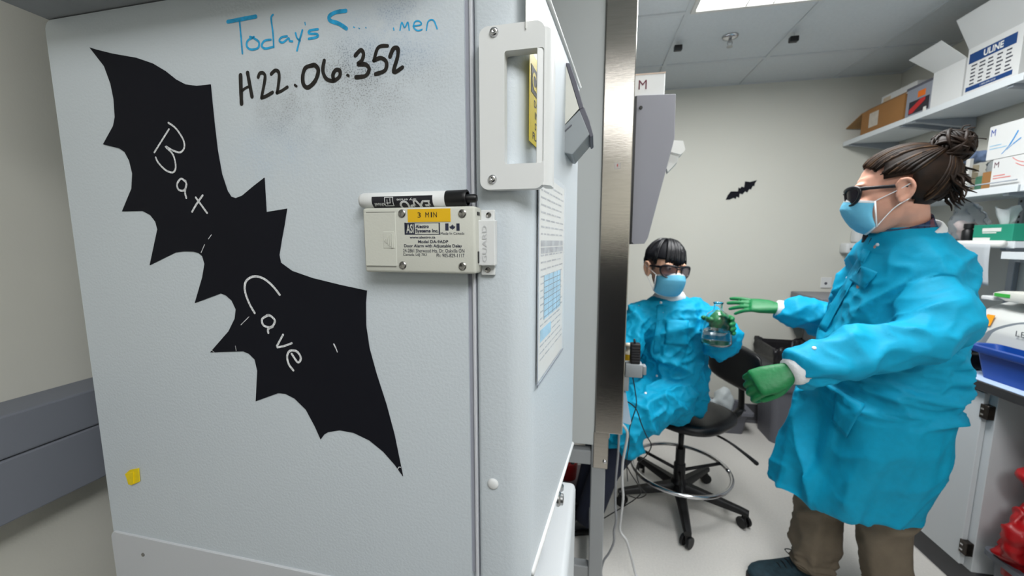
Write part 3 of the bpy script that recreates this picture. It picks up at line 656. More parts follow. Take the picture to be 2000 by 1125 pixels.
# box with an M on top of the hood
m_card = mat('white_card', (212, 213, 212), .6, vary=.02, vscale=5)
z0 = 1.942; b0 = aty(1303, 150, YC0+.10)
t = thing('supply_box', 'white cardboard box lettered M on top of the grey hood', 'box', (.16, YC0+.2, z0))
bx = part('carton', box((.105, YC0+.06, z0), (.243, YC0+.36, b0.z), .002, 1), m_card, t)
bm = B(); text('M', (.158, YC0+.0592, z0+.022), (1, 0, 0), (0, 0, 1), .026, .030, bm, .0); part('letter', bm, mat('maroon_print', (96, 30, 48), .6, vary=.1, vscale=60), bx)
part('lid_edge', box((.104, YC0+.059, b0.z-.003), (.244, YC0+.361, b0.z+.001)), mat('kraft_edge', (196, 176, 160), .7, vary=.05, vscale=30), bx)
# papers hanging from the hood front
pp = [aty(x, y, 1.475) for x, y in ((1312,278),(1330,279),(1335,296),(1326,306),(1323,316),(1304,336),(1300,320))]
t = thing('hood_papers', 'white papers taped to the front of the grey hood', 'paper', tuple(pp[0]))
part('sheet', prism(pp, (.006, .05, .0)), m_paper, t)
part('sheet', prism([q+V((.004, -.012, .004)) for q in pp[:4]]+[pp[0]+V((-.02, -.012, -.03))], (.0, .004, 0)), m_paper, t)
# clamp with adapter on the cabinet front
t = thing('equipment_clamp', 'grey plastic clamp on the cabinet front below the seated person', 'clamp', tuple(at(1230, 740, 1.45)))
def cb(x0, y0, x1, y1, d, th, r, bm=None):
    a = aty(x0, y1, d); b = aty(x1, y0, d); return box((a.x, d, a.z), (b.x, d+th, b.z), r, 2, bm)
part('jaw', cb(1221, 713, 1256, 737, 1.44, .05, .005), m_mgrey, t, angle=40)
part('knob', cb(1255, 716, 1263, 733, 1.445, .035, .004), m_mgrey, t, angle=40)
part('bracket', cb(1214, 736, 1229, 764, 1.445, .04, .004), m_mgrey, t, angle=40)
ad = thing('power_adapter', 'black ribbed adapter standing upright in the grey clamp', 'adapter', tuple(at(1242, 712, 1.46)))
bd = part('body', cb(1231, 673, 1252, 712, 1.445, .035, .004), m_black, ad, angle=40)
for k in range(6): part('rib', cb(1234, 680+k*5, 1250, 682.5+k*5, 1.4425, .004, .0008), mat('rib_black', (34, 34, 38), .5, vary=.1, vscale=40), bd)
part('cable_boot', tube([aty(1240, 674, 1.46), aty(1239, 662, 1.46)], [.006, .003], 10), m_black, bd, smooth=True)
t = thing('reagent_bottle', 'small white bottle with yellow label behind the black adapter', 'bottle', tuple(aty(1226, 712, 1.50)))
q = aty(1226, 712, 1.52); part('bottle_body', lathe([(.016, 0), (.018, .004), (.018, .05), (.010, .06), (.010, .07), (.012, .071), (.012, .085), (.001, .086)], q, 18), mat('cream_bottle', (205, 198, 180), .4, vary=.02, vscale=30), t, smooth=True)
part('label', lathe([(.0185, .008), (.0186, .009), (.0186, .044), (.0185, .045)], q, 18, cap=False), m_yel, t, smooth=True)
pn = [aty(x, y, 1.47) for x, y in ((1210,768),(1222,764),(1233,826),(1231,830),(1210,824))]
single('drip_tray', prism(pn, (-.01, .05, 0), r=.001, seg=1), mat('pale_blue_plastic', (178, 200, 220), .5, vary=.03, vscale=10), 'pale blue tray edge on the cabinet front under the clamp', 'tray')
# hanging cables
C5 = (1100, 820, 3.689)
def cable(name, pts, d, r, m, label, crop=C5, tail=None, cat='cable', n=6):
    P = []
    for i, p in enumerate(pts):
        dd = d if not isinstance(d, (list, tuple)) else d[0]+(d[1]-d[0])*i/(len(pts)-1)
        q = aty(crop[0]+p[0]/crop[2], crop[1]+p[1]/crop[2], dd); q.z = max(q.z, r+.001); P.append(q)
    if tail: P += [V(q) for q in tail]
    return single(name, tube(spline(P, n), r, 8), m, label, cat, smooth=True)
m_wcab = mat('white_cable', (200, 201, 202), .45, vary=.03, vscale=20); m_gcab = mat('grey_cable', (140, 142, 146), .5, vary=.03, vscale=20)
cable('power_cable', [(412,22),(448,60),(462,120),(430,300),(425,450),(432,560),(416,700),(410,800),(455,870),(490,990),(525,1125)], (1.46, 1.54), .0052, m_wcab, 'thick white cable hanging from the cabinet front to the floor', tail=[(.27, 1.40, .007), (.31, 1.25, .007)])
cable('power_cable', [(404,60),(395,250),(380,420),(375,600),(382,720),(366,800),(365,880),(330,960),(290,1020),(275,1125)], (1.455, 1.48), .0045, m_gcab, 'thin grey cable hanging beside the stand leg of the cabinet', tail=[(.12, 1.40, .05), (.10, 1.30, .006)])
m_bcab = mat('black_cable', (14, 14, 16), .5, vary=.05, vscale=20)
CF = (0, 0, 1.0)
cable('signal_cable', [(1236,738),(1240,760),(1243,790),(1236,815),(1229,840),(1228,870),(1224,900),(1226,940)], (1.46, 1.62), .0022, m_bcab, 'thin black cord dropping from the grey clamp', CF)
cable('signal_cable', [(1213,782),(1228,786),(1243,800),(1252,826),(1262,850),(1272,870),(1262,890),(1246,905),(1243,925),(1250,950),(1262,965),(1246,973),(1228,968)], (1.48, 1.75), .0024, m_bcab, 'looping black cord in front of the blue gown hem', CF)
cable('signal_cable', [(1222,905),(1232,925),(1245,945),(1252,962),(1240,975),(1225,985),(1200,1000),(1180,1012)], (1.6, 1.75), .0024, m_bcab, 'black cord trailing over the floor behind the stand leg', CF)
bl_ = [atz(x, y, .006) for x, y in ((1176,1030),(1150,1036),(1120,1046),(1100,1052))]
single('signal_cable', tube(spline(bl_, 6), .004, 8), m_bcab, 'short black cord on the floor left of the stand leg', 'cable', smooth=True)
hs = [aty(x, y, 1.50) for x, y in ((1118,905),(1122,892),(1134,882),(1150,878),(1165,880))]
single('drain_hose', tube(spline(hs, 6), .009, 10), m_black, 'black drain hose under the cabinet beside the freezer', 'hose', smooth=True)
rb = aty(1112, 914, 2.16); sz = rb.z-.055; single('sharps_tub', lathe([(.05, 0), (.06, .10), (.062, .105), (.05, .11), (.001, .112)], (rb.x-.01, 2.16, sz+.001), 20), mat('red_plastic', (170, 26, 30), .4, vary=.05, vscale=20), 'red tub on the low step under the cabinet', 'tub', smooth=True)
single('low_step', box((-.34, 2.03, .0), (.02, 2.30, sz), .008, 2), mat('mauve_grey', (120, 112, 116), .6, vary=.04, vscale=8), 'grey step box on the floor under the cabinet', 'box')
# ================================================================== RIGHT SIDE: BENCH, SHELVES
m_top = mat('epoxy_top', (48, 48, 50), .35, vary=.08, vscale=40)
m_cab = mat('cabinet_white', (196, 200, 203), .42, vary=.012, vscale=3)
XC = 1.515
single('worktop', box((XC, .55, .872), (XR-.002, YB-.004, .908), .003, 1), m_top, 'long dark epoxy bench top along the right wall', 'bench top')
single('bench_paper', box((XC+.004, .80, .9085), (XR-.06, 2.45, .9105)), mat('bench_liner', (176, 196, 222), .75, vary=.05, vscale=50, bump=.2, bscale=25), 'pale blue absorbent paper covering the bench top', 'liner')
def base_cab(y0, y1, label, xf=1.555, doors=1):
    t = thing('base_cabinet', label, 'cabinet', ((xf+2.08)/2, (y0+y1)/2, 0))
    part('carcass', box((xf, y0, .12), (2.09, y1, .871), .001, 1), m_cab, t)
    part('toe_kick', box((xf+.018, y0+.002, 0), (2.09, y1-.002, .12)), m_dark, t)
    wd = (y1-y0)/doors
    for k in range(doors):
        a = y0+.030+wd*k if k == 0 else y0+wd*k+.002; b = y0+wd*(k+1)-.003
        d = part('door', box((xf-.020, a, .128), (xf-.001, b, .862), .0015, 1), m_cab, t)
        if k == 0:
            for z in (.79, .21):
                h = part('hinge', box((xf-.024, a-.026, z-.028), (xf+.004, a+.006, z+.028), .002, 1), mat('hinge_bronze', (70, 64, 60), .35, .9, vary=.2, vscale=60), d)
                for zz in (-.012, .010): part('hinge_slot', box((xf-.0252, a-.012, z+zz-.003), (xf-.0236, a+.000, z+zz+.004)), m_chrome, h)
        hb = B(); tube([(xf-.02, b-.04, .80), (xf-.045, b-.04, .795), (xf-.045, b-.04, .70), (xf-.02, b-.04, .695)], .004, 8, hb); part('handle', hb, m_steel, d, smooth=True)
    return t
base_cab(1.737, 2.62, 'white base cabinet with bronze hinges beside the red bag', doors=2)
base_cab(2.63, 3.262, 'white base cabinet at the far end of the bench behind the waste bin', 1.66)
base_cab(.58, .98, 'white base cabinet at the near end of the bench')
# shelving: standards, brackets, boards
m_shelf = mat('shelf_white', (206, 211, 215), .4, vary=.015, vscale=5); m_std = mat('shelf_standard', (150, 156, 164), .4, .3, vary=.05, vscale=20)
m_edge = mat('shelf_trim', (214, 219, 222), .35, vary=.01, vscale=5)
wr = bpy.data.objects['wall_right']
def slotted(y, lbl):
    bm = box((XR-.022, y-.016, 1.0), (XR-.001, y+.016, 2.30), .002, 1); t = thing('shelf_standard', lbl, 'standard', (XR, y, 1.0), 0, 'slotted shelf standards')
    part('rail', bm, m_std, t)
    for k in range(9):
        z = 1.52+k*.025; part('slot', box((XR-.0235, y-.004, z-.006), (XR-.0215, y+.004, z+.006)), m_black, t)
slotted(2.36, 'slotted grey shelf standard behind the tissue box'); slotted(2.70, 'slotted grey shelf standard behind the brown carton'); slotted(1.85, 'slotted grey shelf standard at the right picture edge')
SX = 1.78
def shelf(name, x0, y0, y1, z, lbl, br):
    t = thing(name, lbl, 'shelf', ((x0+XR)/2, (y0+y1)/2, z-.03))
    bd = part('board', box((x0+.004, y0, z-.028), (XR-.024, y1, z), .001, 1), m_shelf, t)
    part('front_trim', box((x0, y0, z-.030), (x0+.004, y1, z+.001), .001, 1), m_edge, bd)
    for y in br:
        part('bracket', prism([(x0+.01, y-.012, z-.029), (XR-.024, y-.012, z-.029), (XR-.024, y-.012, z-.085), (x0+.06, y-.012, z-.045), (x0+.01, y-.012, z-.040)], (0, .024, 0)), m_std, t)
    return t
ZU, ZM, ZL = 2.155, 1.690, 1.405
shelf('wall_shelf', SX, 2.705, 3.262, ZU, 'upper white wall shelf at the far wall under the brown carton', (2.75, 3.2))
shelf('wall_shelf', SX, 2.09, 2.70, ZU, 'upper white wall shelf carrying the white cartons', (2.15, 2.66))
shelf('wall_shelf', SX, 1.2, 2.08, ZU, 'upper white wall shelf at the right picture edge', (2.0, 1.3))
ms = shelf('wall_shelf', SX, 2.045, 2.95, ZM, 'middle white wall shelf under the plastic bag and glove boxes', (2.1, 2.9))
part('lip_rod', tube([(SX+.006, 2.06, ZM+.022), (SX+.006, 2.94, ZM+.022)], .003, 8), m_std, ms, smooth=True)
shelf('wall_shelf', SX, 1.2, 2.035, ZM, 'middle white wall shelf under the boxes lettered M', (1.99, 1.3))
shelf('wall_shelf', SX-.03, 1.2, 2.035, ZL, 'lower white wall shelf at the right above the scale', (1.98, 1.3))
shelf('wall_shelf', SX+.02, 2.045, 2.95, ZL+.045, 'lower white wall shelf behind the standing person', (2.1, 2.9))
# boxes on the upper shelf
m_kraft = mat('kraft_card', (152, 108, 62), .75, vary=.05, vscale=12, bump=.08, bscale=80)
m_kraft2 = mat('kraft_inside', (170, 132, 88), .8, vary=.04, vscale=12)
def open_box(x0, x1, y0, y1, z0, z1, m, t, th=.004):
    for lo, hi in (((x0, y0, z0), (x0+th, y1, z1)), ((x1-th, y0, z0), (x1, y1, z1)), ((x0+th, y0, z0), (x1-th, y0+th, z1)), ((x0+th, y1-th, z0), (x1-th, y1, z1))):
        part('side', box(lo, hi), m, t)
    part('bottom', box((x0+th, y0+th, z0), (x1-th, y1-th, z0+th)), m, t)
def flap(pts, th, m, t): 
    P = [V(p) for p in pts]; n = (P[1]-P[0]).cross(P[2]-P[0]).normalized(); c = sum(P, V())/4
    d = (P[3]-P[0]); P = [p for p in P]; return part('flap', prism([P[0], P[1], P[0]+(P[1]-P[0])+(P[3]-P[0]), P[3]] if False else P, n*th), m, t)
ZB = ZU+.0015
t = thing('brown_carton', 'open brown cardboard carton on the upper shelf near the far wall', 'carton', (1.92, 2.94, ZB))
open_box(1.80, 2.06, 2.76, 3.12, ZB, ZB+.15, m_kraft, t)
hA = V((1.80, 3.12, ZB+.15)); hB = V((2.02, 3.12, ZB+.15))
part('flap', prism([hA, hB, hB+V((0, .138, -.075)), hA+V((-.012, .138, -.062))], (0, .002, .004)), m_kraft2, t)
part('flap', prism([V((1.80, 2.76, ZB+.15)), V((1.80, 3.12, ZB+.15)), V((1.83, 3.10, ZB+.172)), V((1.83, 2.78, ZB+.172))], (.003, 0, .001)), m_kraft, t)
part('shipping_label', box((1.7985, 2.965, ZB+.035), (1.80, 3.045, ZB+.125)), mat('label_paper', (190, 182, 170), .6, vary=.08, vscale=40), t)
t = thing('small_carton', 'small white carton with a beige patch standing in the brown carton', 'carton', (1.92, 2.92, ZB+.006))
part('carton', box((1.86, 2.75+.02, ZB+.006), (2.02, 3.05, ZB+.225), .002, 1), m_card, t)
part('tape_patch', box((1.859, 2.97, ZB+.165), (1.86, 3.03, ZB+.21)), mat('beige_tape', (200, 182, 158), .5, vary=.05, vscale=40), t)
t = thing('instrument_box', 'flat grey box with red picture and orange tag on the upper shelf', 'box', (1.86, 2.66, ZB))
b_ = part('carton', box((1.80, 2.575, ZB), (2.0, 2.745, ZB+.165), .002, 1), mat('grey_carton', (138, 142, 152), .5, vary=.03, vscale=6), t)
part('dark_lid', box((1.798, 2.573, ZB+.155), (2.002, 2.747, ZB+.168)), m_lgrey, t)
part('picture', box((1.799, 2.585, ZB+.015), (1.80, 2.72, ZB+.085)), mat('dark_picture', (40, 38, 48), .4, vary=.2, vscale=20), b_)
part('red_stripe', prism([(1.7985, 2.715, ZB+.02), (1.7985, 2.69, ZB+.02), (1.7985, 2.61, ZB+.068), (1.7985, 2.61, ZB+.083), (1.7985, 2.64, ZB+.083), (1.7985, 2.715, ZB+.042)], (-.0006, 0, 0)), mat('red_ink', (186, 40, 42), .4, vary=.08, vscale=20), b_)
part('orange_tag', box((1.7985, 2.615, ZB+.095), (1.80, 2.665, ZB+.128)), mat('orange_tag', (222, 112, 30), .5, vary=.05, vscale=20), b_)
part('white_tag', box((1.7985, 2.598, ZB+.0), (1.80, 2.618, ZB+.03)), m_paper, b_)
t = thing('white_carton', 'plain white carton with one open flap between the grey box and the lettered carton', 'carton', (1.92, 2.47, ZB))
open_box(1.79, 2.06, 2.382, 2.56, ZB, ZB+.182, m_card, t)
hA, hB = V((1.79, 2.56, ZB+.182)), V((1.79, 2.382, ZB+.182)); fa, fb = atx(1775, 118, 1.69), atx(1838, 80, 1.69)
part('flap', prism([hA, hB, hB+(fb-hB)*1.0, fa], (.002, 0, .003)), m_card, t)
part('flap', prism([V((1.80, 2.56, ZB+.182)), V((2.05, 2.56, ZB+.182)), V((2.05, 2.60, ZB+.26)), V((1.80, 2.60, ZB+.26))], (0, .003, 0)), m_card, t)
single('kraft_carton', box((1.93, 2.28, ZB+.0), (2.06, 2.375, ZB+.30), .002, 1), m_kraft, 'brown carton behind the white cartons on the upper shelf', 'carton')
t = thing('lettered_carton', 'white carton printed ULINE in blue bands on the upper shelf', 'carton', (1.86, 2.25, ZB))
cb_ = ZB+.002
open_box(1.79, 1.925, 2.125, 2.372, cb_, cb_+.212, m_card, t)
part('flap', prism([V((1.79, 2.372, cb_+.212)), V((1.79, 2.125, cb_+.212)), atx(2010, -45, 1.69), atx(1868, 41, 1.69)], (.002, 0, .003)), m_card, t)
m_navy = mat('navy_band', (22, 62, 118), .5, vary=.04, vscale=20)
def ulf(y, z): return V((1.7893, y, cb_+z))
b1 = part('blue_band', prism([ulf(2.362, .140), ulf(2.150, .140), ulf(2.150, .185), ulf(2.362, .185)], (-.0005, 0, 0)), m_navy, t)
bm = B(); text('ULINE', (1.7885, 2.292, cb_+.148), (0, -1, 0), (0, 0, 1), .088, .029, bm, .03); part('band_letters', bm, m_paper, b1)
part('blue_band', prism([ulf(2.362, .012), ulf(2.150, .012), ulf(2.150, .032), ulf(2.362, .032)], (-.0005, 0, 0)), m_navy, t)
bm = B(); text('1-800-295-5510', (1.7885, 2.290, cb_+.018), (0, -1, 0), (0, 0, 1), .070, .007, bm, .0); part('band_letters', bm, m_paper, t.children[-1])
bm = B(); random.seed(5)
for c in range(5):
    for r in range(6):
        y = 2.346-c*.040; z = .122-r*.0165; ln = random.uniform(.018, .027)
        x = 0.0
        while x < ln: 
            l = random.uniform(.002, .005); prism([ulf(y-x, z), ulf(y-x-l, z), ulf(y-x-l, z+.0065), ulf(y-x, z+.0065)], (-.0004, 0, 0), bm); x += l+.0012
o = part('printed_list', bm, m_print, t); o['kind'] = 'stuff'
# boxes lettered M on the middle shelf
def mbox(y0, y1, z0, z1, mc, sc, lbl, sw):
    t = thing('glove_box', lbl, 'box', (1.87, (y0+y1)/2, z0), 0, 'boxes lettered M')
    c = part('carton', box((1.80, y0, z0), (1.94, y1, z1), .0015, 1), m_card, t)
    h = z1-z0
    bm = B(); text('M', (1.7993, y1-.010, z0+h*.70), (0, -1, 0), (0, 0, 1), .020, h*.20, bm, .0); part('letter', bm, mc, c)
    bm = B(); 
    for k, (a, l) in enumerate(((.40, .05), (.31, .075))): prism([(1.7996, y1-.012, z0+h*a), (1.7996, y1-.012-l, z0+h*a), (1.7996, y1-.012-l, z0+h*a+.004), (1.7996, y1-.012, z0+h*a+.004)], (-.0004, 0, 0), bm)
    part('small_print', bm, sc, c)
    bm = B()
    for pts, wd in sw: ribbon(spline([V((1.7996, y1-a, z0+h*b)) for a, b in pts], 6), wd, (-1, 0, 0), bm, .0004)
    part('swoosh', bm, sc if mc is not m_blueM else m_blueS, c); return t
m_blueM = mat('royal_blue_print', (40, 72, 160), .5, vary=.05, vscale=40); m_blueS = mat('sky_blue_print', (48, 140, 205), .5, vary=.1, vscale=40); m_palebl = mat('pale_print', (150, 190, 215), .6, vary=.1, vscale=40)
m_redS = mat('pink_print', (215, 120, 115), .5, vary=.1, vscale=40)
zl_ = ZM+.0015+.024
mbox(1.95, 2.19, ZM+.0015, ZM+.127, mat('maroon_m', (92, 40, 60), .5, vary=.1, vscale=40), m_redS, 'lower white box with dark red M and pink swoosh on the middle shelf', [([(.085, .95), (.11, .80), (.15, .70)], [.003]*13), ([(.10, .75), (.13, .62), (.16, .60)], [.003]*13)])
mbox(1.93, 2.225, ZM+.129, ZM+.279, m_blueM, m_palebl, 'upper white box with blue M and blue swoosh on the middle shelf', [([(.070, .12), (.10, .35), (.125, .68)], [.003]*6+[.006]*7), ([(.09, .22), (.115, .35), (.14, .46)], [.002]*6+[.005]*7)])
# bagged supplies on the middle shelf
m_bag = mat('clear_bag', (225, 232, 240), .18, trans=.85, ior=1.12, bump=.6, bscale=22)
m_beige = mat('beige_block', (190, 176, 148), .6, vary=.08, vscale=25)
t = thing('foam_rack', 'beige stacked foam racks beside the clear bag on the middle shelf', 'rack', (1.87, 2.44, ZM))
for k in range(4): part('tray', box((1.83, 2.41, ZM+.003+k*.036), (1.93, 2.50, ZM+.035+k*.036), .003, 1), m_beige, t)
single('measuring_stick', box((1.84, 2.352, ZM+.001), (1.856, 2.372, ZM+.165), .001, 1), mat('pale_stick', (205, 204, 200), .5, vary=.04, vscale=20), 'pale upright stick in front of the clear plastic bag', 'stick')
bm = ball((2.0, 2.355, ZM+.115), (.050, .090, .112), None, 28)
me = remesh(bm, .010, 3, deform=lambda p, n: p+n*(.012*noise.noise(p*32)+.006*noise.noise(p*70)))
mn = min(v.co.z for v in me.vertices); me.transform(Matrix.Translation((0, 0, ZM+.001-mn)))
single('plastic_bag', me, m_bag, 'crumpled clear plastic bag between the foam racks and the M boxes', 'bag', smooth=True)
bm = box((1.86, 2.33, ZM+.142), (1.97, 2.44, ZM+.20), .02, 3)
me = remesh(bm, .008, 3, deform=lambda p, n: p+n*(.01*noise.noise(p*40)))
bm = B(); bm.from_mesh(me)
o = single('blue_bag', bm, mat('blue_film', (120, 140, 175), .35, bump=.8, bscale=60, vary=.25, vscale=40), 'crinkled blue plastic bag lying on the foam racks', 'bag', smooth=True); o.location += V((-.01, .06, .0)); o.location.z = ZM+.148
single('brown_bottle_box', box((1.84, 2.235, ZM+.001), (1.92, 2.28, ZM+.085), .002, 1), m_kraft, 'small brown carton behind the M boxes on the middle shelf', 'carton')
single('green_pack', box((1.86, 2.30, ZM+.001), (1.90, 2.34, ZM+.075), .006, 2), mat('green_pack', (60, 110, 88), .5, vary=.3, vscale=40), 'small dark green packet beside the pale stick on the middle shelf', 'packet')
# lower shelf: bag of gloves, tissue box, roll of paper
zt_ = ZL+.0465
bm = ball((1.93, 2.43, zt_+.085), (.07, .075, .082), None, 26); ball((1.93, 2.44, zt_+.165), (.045, .05, .03), bm, 20)
me = remesh(bm, .010, 3, deform=lambda p, n: p+n*(.012*noise.noise(p*30)+.006*noise.noise(p*80)))
mn = min(v.co.z for v in me.vertices); me.transform(Matrix.Translation((0, 0, zt_+.001-mn)))
single('glove_bag', me, m_bag, 'clear bag of pale contents knotted on the lower shelf', 'bag', smooth=True)
bm = B(); random.seed(9)
for k in range(7): ball((1.93+random.uniform(-.03, .03), 2.43+random.uniform(-.035, .035), zt_+.045+random.uniform(0, .07)), random.uniform(.022, .03), bm, 12)
me = remesh(bm, .008, 2); mn = min(v.co.z for v in me.vertices); me.transform(Matrix.Translation((0, 0, zt_+.004-mn)))
single('pink_wipes', me, mat('pink_pulp', (205, 180, 168), .8, vary=.15, vscale=20), 'pinkish wad inside the clear knotted bag', 'wipes', smooth=True)
single('dark_jar', lathe([(.02, 0), (.022, .01), (.022, .05), (.014, .06), (.018, .062), (.018, .085), (.001, .086)], (1.86, 2.335, zt_+.001), 18), m_black, 'black capped jar between the knotted bag and the tissue box', 'jar', angle=40)
t = thing('tissue_box', 'teal tissue box with a white tissue on the lower shelf', 'tissue box', (1.89, 2.19, zt_))
m_teal = mat('teal_card', (28, 138, 112), .5, vary=.04, vscale=10)
c = part('carton', box((1.84, 2.105, zt_+.0005), (1.94, 2.285, zt_+.076), .002, 1), m_teal, t)
bm = B()
for a, b, z0_, z1_ in ((2.24, 2.155, .044, .060), (2.238, 2.175, .036, .041)): box((1.8392, b, zt_+z0_), (1.84, a, zt_+z1_), 0, 1, bm)
part('lettering_blocks', bm, m_paper, c)
part('white_base_band', box((1.8392, 2.20, zt_+.003), (1.84, 2.28, zt_+.016)), m_paper, c)
tp = B(); R_t = []
for i in range(9):
    f = i/8; R_t.append([V((1.885+.030*math.cos(a)*(.5+.7*f)+.006*math.sin(5*a+3*f), 2.19+.035*math.sin(a)*(.45+.75*f)+.005*math.cos(4*a), zt_+.076+.075*f+.010*f*math.sin(3*a))) for a in [2*math.pi*j/24 for j in range(24)]])
loft(R_t, tp, cap=False); part('tissue', tp, mat('tissue', (215, 220, 222), .9, vary=.03, vscale=30, translucent=.3), t, smooth=True)
t = thing('paper_roll', 'roll of white bench paper with a sheet hanging below the tissue box', 'paper roll', (1.80, 2.2, 1.42))
xr_ = 1.770
q0, q1 = atx(1868, 480, xr_), atx(1978, 468, xr_)
part('roll', tube([(xr_, 2.055, 1.438), (xr_, 2.20, 1.438), (xr_, 2.46, 1.438)], .016, 20), m_paper, t, smooth=True)
sh = [[V((xr_-.016+.006*math.sin(f*3+y*20)*f+.01*f, y, 1.438-.185*f)) for y in [2.09+.37*k/12 for k in range(13)]] for f in [k/10 for k in range(11)]]
bm = loft(sh, None, cap=False, closed=False); bmesh.ops.solidify(bm, geom=bm.faces[:], thickness=.0008)
part('hanging_sheet', bm, mat('thin_paper', (205, 210, 214), .8, vary=.02, vscale=10, translucent=.25), t, smooth=True)
# bench instruments
t = thing('centrifuge', 'cream bench centrifuge with a big grey round lid and orange tag', 'centrifuge', (1.85, 1.85, .911))
m_cent = mat('cream_enamel', (208, 210, 207), .4, vary=.012, vscale=5); m_cgrey = mat('lid_grey', (140, 148, 154), .4, vary=.015, vscale=8)
def cring(y, s): return y
pr = [(1.665, .925), (1.655, .96), (1.655, 1.08), (1.672, 1.135), (1.71, 1.172), (1.77, 1.195), (2.0, 1.20), (2.04, 1.18), (2.05, .925)]
cbd = part('housing', prism([(x, 1.50, z) for x, z in pr], (0, .505, 0), r=.010, seg=3), m_cent, t, angle=40)
bm = B()
ev = [V((1.650, 1.74+.232*math.cos(a), .965+.185*math.sin(a))) for a in [math.pi*j/24 for j in range(25)]]
lid = part('round_lid', prism([p+V((.022*max(0, (p.z-1.08)/.06)**1.2 if p.z > 1.08 else 0, 0, 0)) for p in ev], (.03, 0, 0)), m_cgrey, cbd)
bm = B(); text('LEGEND', (1.6485, 1.818, 1.082), (0, -1, 0), (0, 0, 1), .14, .022, bm, .0); part('lettering', bm, mat('grey_letters', (70, 76, 82), .5, vary=.05, vscale=40), lid)
part('orange_tag', prism([(1.655, 1.962, 1.10), (1.655, 1.925, 1.10), (1.668, 1.925, 1.145), (1.668, 1.955, 1.145)], (-.002, 0, 0)), mat('orange_tape', (238, 158, 24), .5, vary=.05, vscale=20), cbd)
part('paper_label', box((1.6480, 1.66, .985), (1.6495, 1.90, 1.005)), m_paper, lid)
part('foot_rim', box((1.68, 1.52, .911), (2.03, 1.985, .925)), m_black, t)
t = thing('bench_scale', 'slim white balance with green display on top of the centrifuge', 'scale', (1.80, 1.82, 1.203))
zz = 1.2035
sc_ = part('housing', prism([(1.672, y, zz+z) for y, z in ((1.60, .004), (1.60, .040), (1.92, .045), (1.955, .034), (1.955, .022), (1.90, .004))], (.24, 0, 0), r=.005, seg=2), m_cream, t, angle=40)
part('display', box((1.670, 1.885, zz+.020), (1.6725, 1.945, zz+.034)), mat('green_display', (58, 168, 66), .4, vary=.06, vscale=40), sc_)
part('pan', lathe([(.07, 0), (.085, .005), (.085, .012), (.05, .018), (.001, .018)], (1.79, 1.75, zz+.042), 28), m_black, t, angle=40)
part('white_cap', box((1.675, 1.985-.03, zz-.001), (1.72, 2.01-.005, zz+.016), .004, 2), m_plast, t)
# blue tray
t = thing('blue_tray', 'deep blue plastic tub with a wide rim on the bench paper', 'tub', (1.70, 1.70, .911))
m_tray = mat('blue_plastic', (14, 66, 150), .38, vary=.05, vscale=8, bump=.03, bscale=60)
def rr(x0, x1, y0, y1, z, r, n=6):
    out = []
    for cx, cy, a0 in ((x1-r, y1-r, 0), (x0+r, y1-r, 90), (x0+r, y0+r, 180), (x1-r, y0+r, 270)):
        for j in range(n+1): a = math.radians(a0+90*j/n); out.append(V((cx+r*math.cos(a), cy+r*math.sin(a), z)))
    return out
Z0 = .9115
part('tub', loft([rr(1.565, 1.645-.005, 1.52, 1.83, Z0, .02), rr(1.555, 1.646, 1.50, 1.855, Z0+.095, .025), rr(1.540, 1.648, 1.485, 1.885, Z0+.100, .03), rr(1.537, 1.649, 1.480, 1.890, Z0+.108, .03), rr(1.537, 1.649, 1.480, 1.890, Z0+.124, .03), rr(1.556, 1.6435, 1.50, 1.868, Z0+.125, .025), rr(1.562, 1.641, 1.51, 1.852, Z0+.09, .025), rr(1.570, 1.637, 1.525, 1.825, Z0+.004, .02)]), m_tray, t, angle=50)
t = thing('black_pouch', 'small black case with a blue sticker behind the blue tub', 'case', (1.66, 2.0, .911))
b_ = part('case', box((1.575, 1.905, .9115), (1.64, 2.03, .985), .012, 3), m_black, t, angle=40)
part('flap', box((1.572, 1.93, .985-.004), (1.64, 2.02, 1.012), .008, 2), m_black, t, angle=40)
part('blue_sticker', box((1.5735, 1.925, .948), (1.575, 1.960, .966)), mat('sky_sticker', (70, 160, 220), .4, vary=.05, vscale=40), b_)
# far end of the bench
t = thing('grey_incubator', 'low grey instrument at the far end of the bench behind the outstretched arm', 'instrument', (1.75, 3.05, .909))
b_ = part('housing', box((1.53, 2.86, .909), (2.0, 3.25, 1.03), .006, 2), m_cent, t); part('lid', box((1.525, 2.855, 1.03), (2.005, 3.252, 1.075), .006, 2), mat('incubator_lid', (128, 128, 132), .5, vary=.03, vscale=10), t)
q = aty(1613, 552, YB); part_s = thing('wall_socket', 'white wall socket on the far wall beside the standing person', 'socket', (q.x, YB, q.z-.04))
pz = part('plate', box((q.x-.035, YB-.008, q.z-.04), (q.x+.035, YB-.0005, q.z+.04), .003, 2), m_plast, part_s); part('socket_hole', lathe([(.010, 0), (.010, -.002), (.004, -.003)], (q.x-.005, YB-.008, q.z-.005), 14, None, 'y'), m_lgrey, pz)
q = aty(1660, 480, YB); t = thing('soap_dispenser', 'white dispenser with blue mark on the far wall beside the gown collar', 'dispenser', (q.x, YB, q.z-.05))
b_ = part('body', box((q.x-.07, YB-.09, q.z-.055), (q.x+.09, YB-.0005, q.z+.02), .015, 3), m_plast, t, angle=40); part('hood', box((q.x-.01, YB-.08, q.z+.02), (q.x+.09, YB-.0005, q.z+.12), .02, 3), m_plast, t, angle=40); part('nozzle', box((q.x-.05, YB-.092, q.z-.03), (q.x+.0, YB-.089, q.z-.015)), m_lgrey, b_); part('blue_mark', box((q.x+.01, YB-.0925, q.z-.03), (q.x+.03, YB-.0895, q.z+.012)), m_navy, b_)
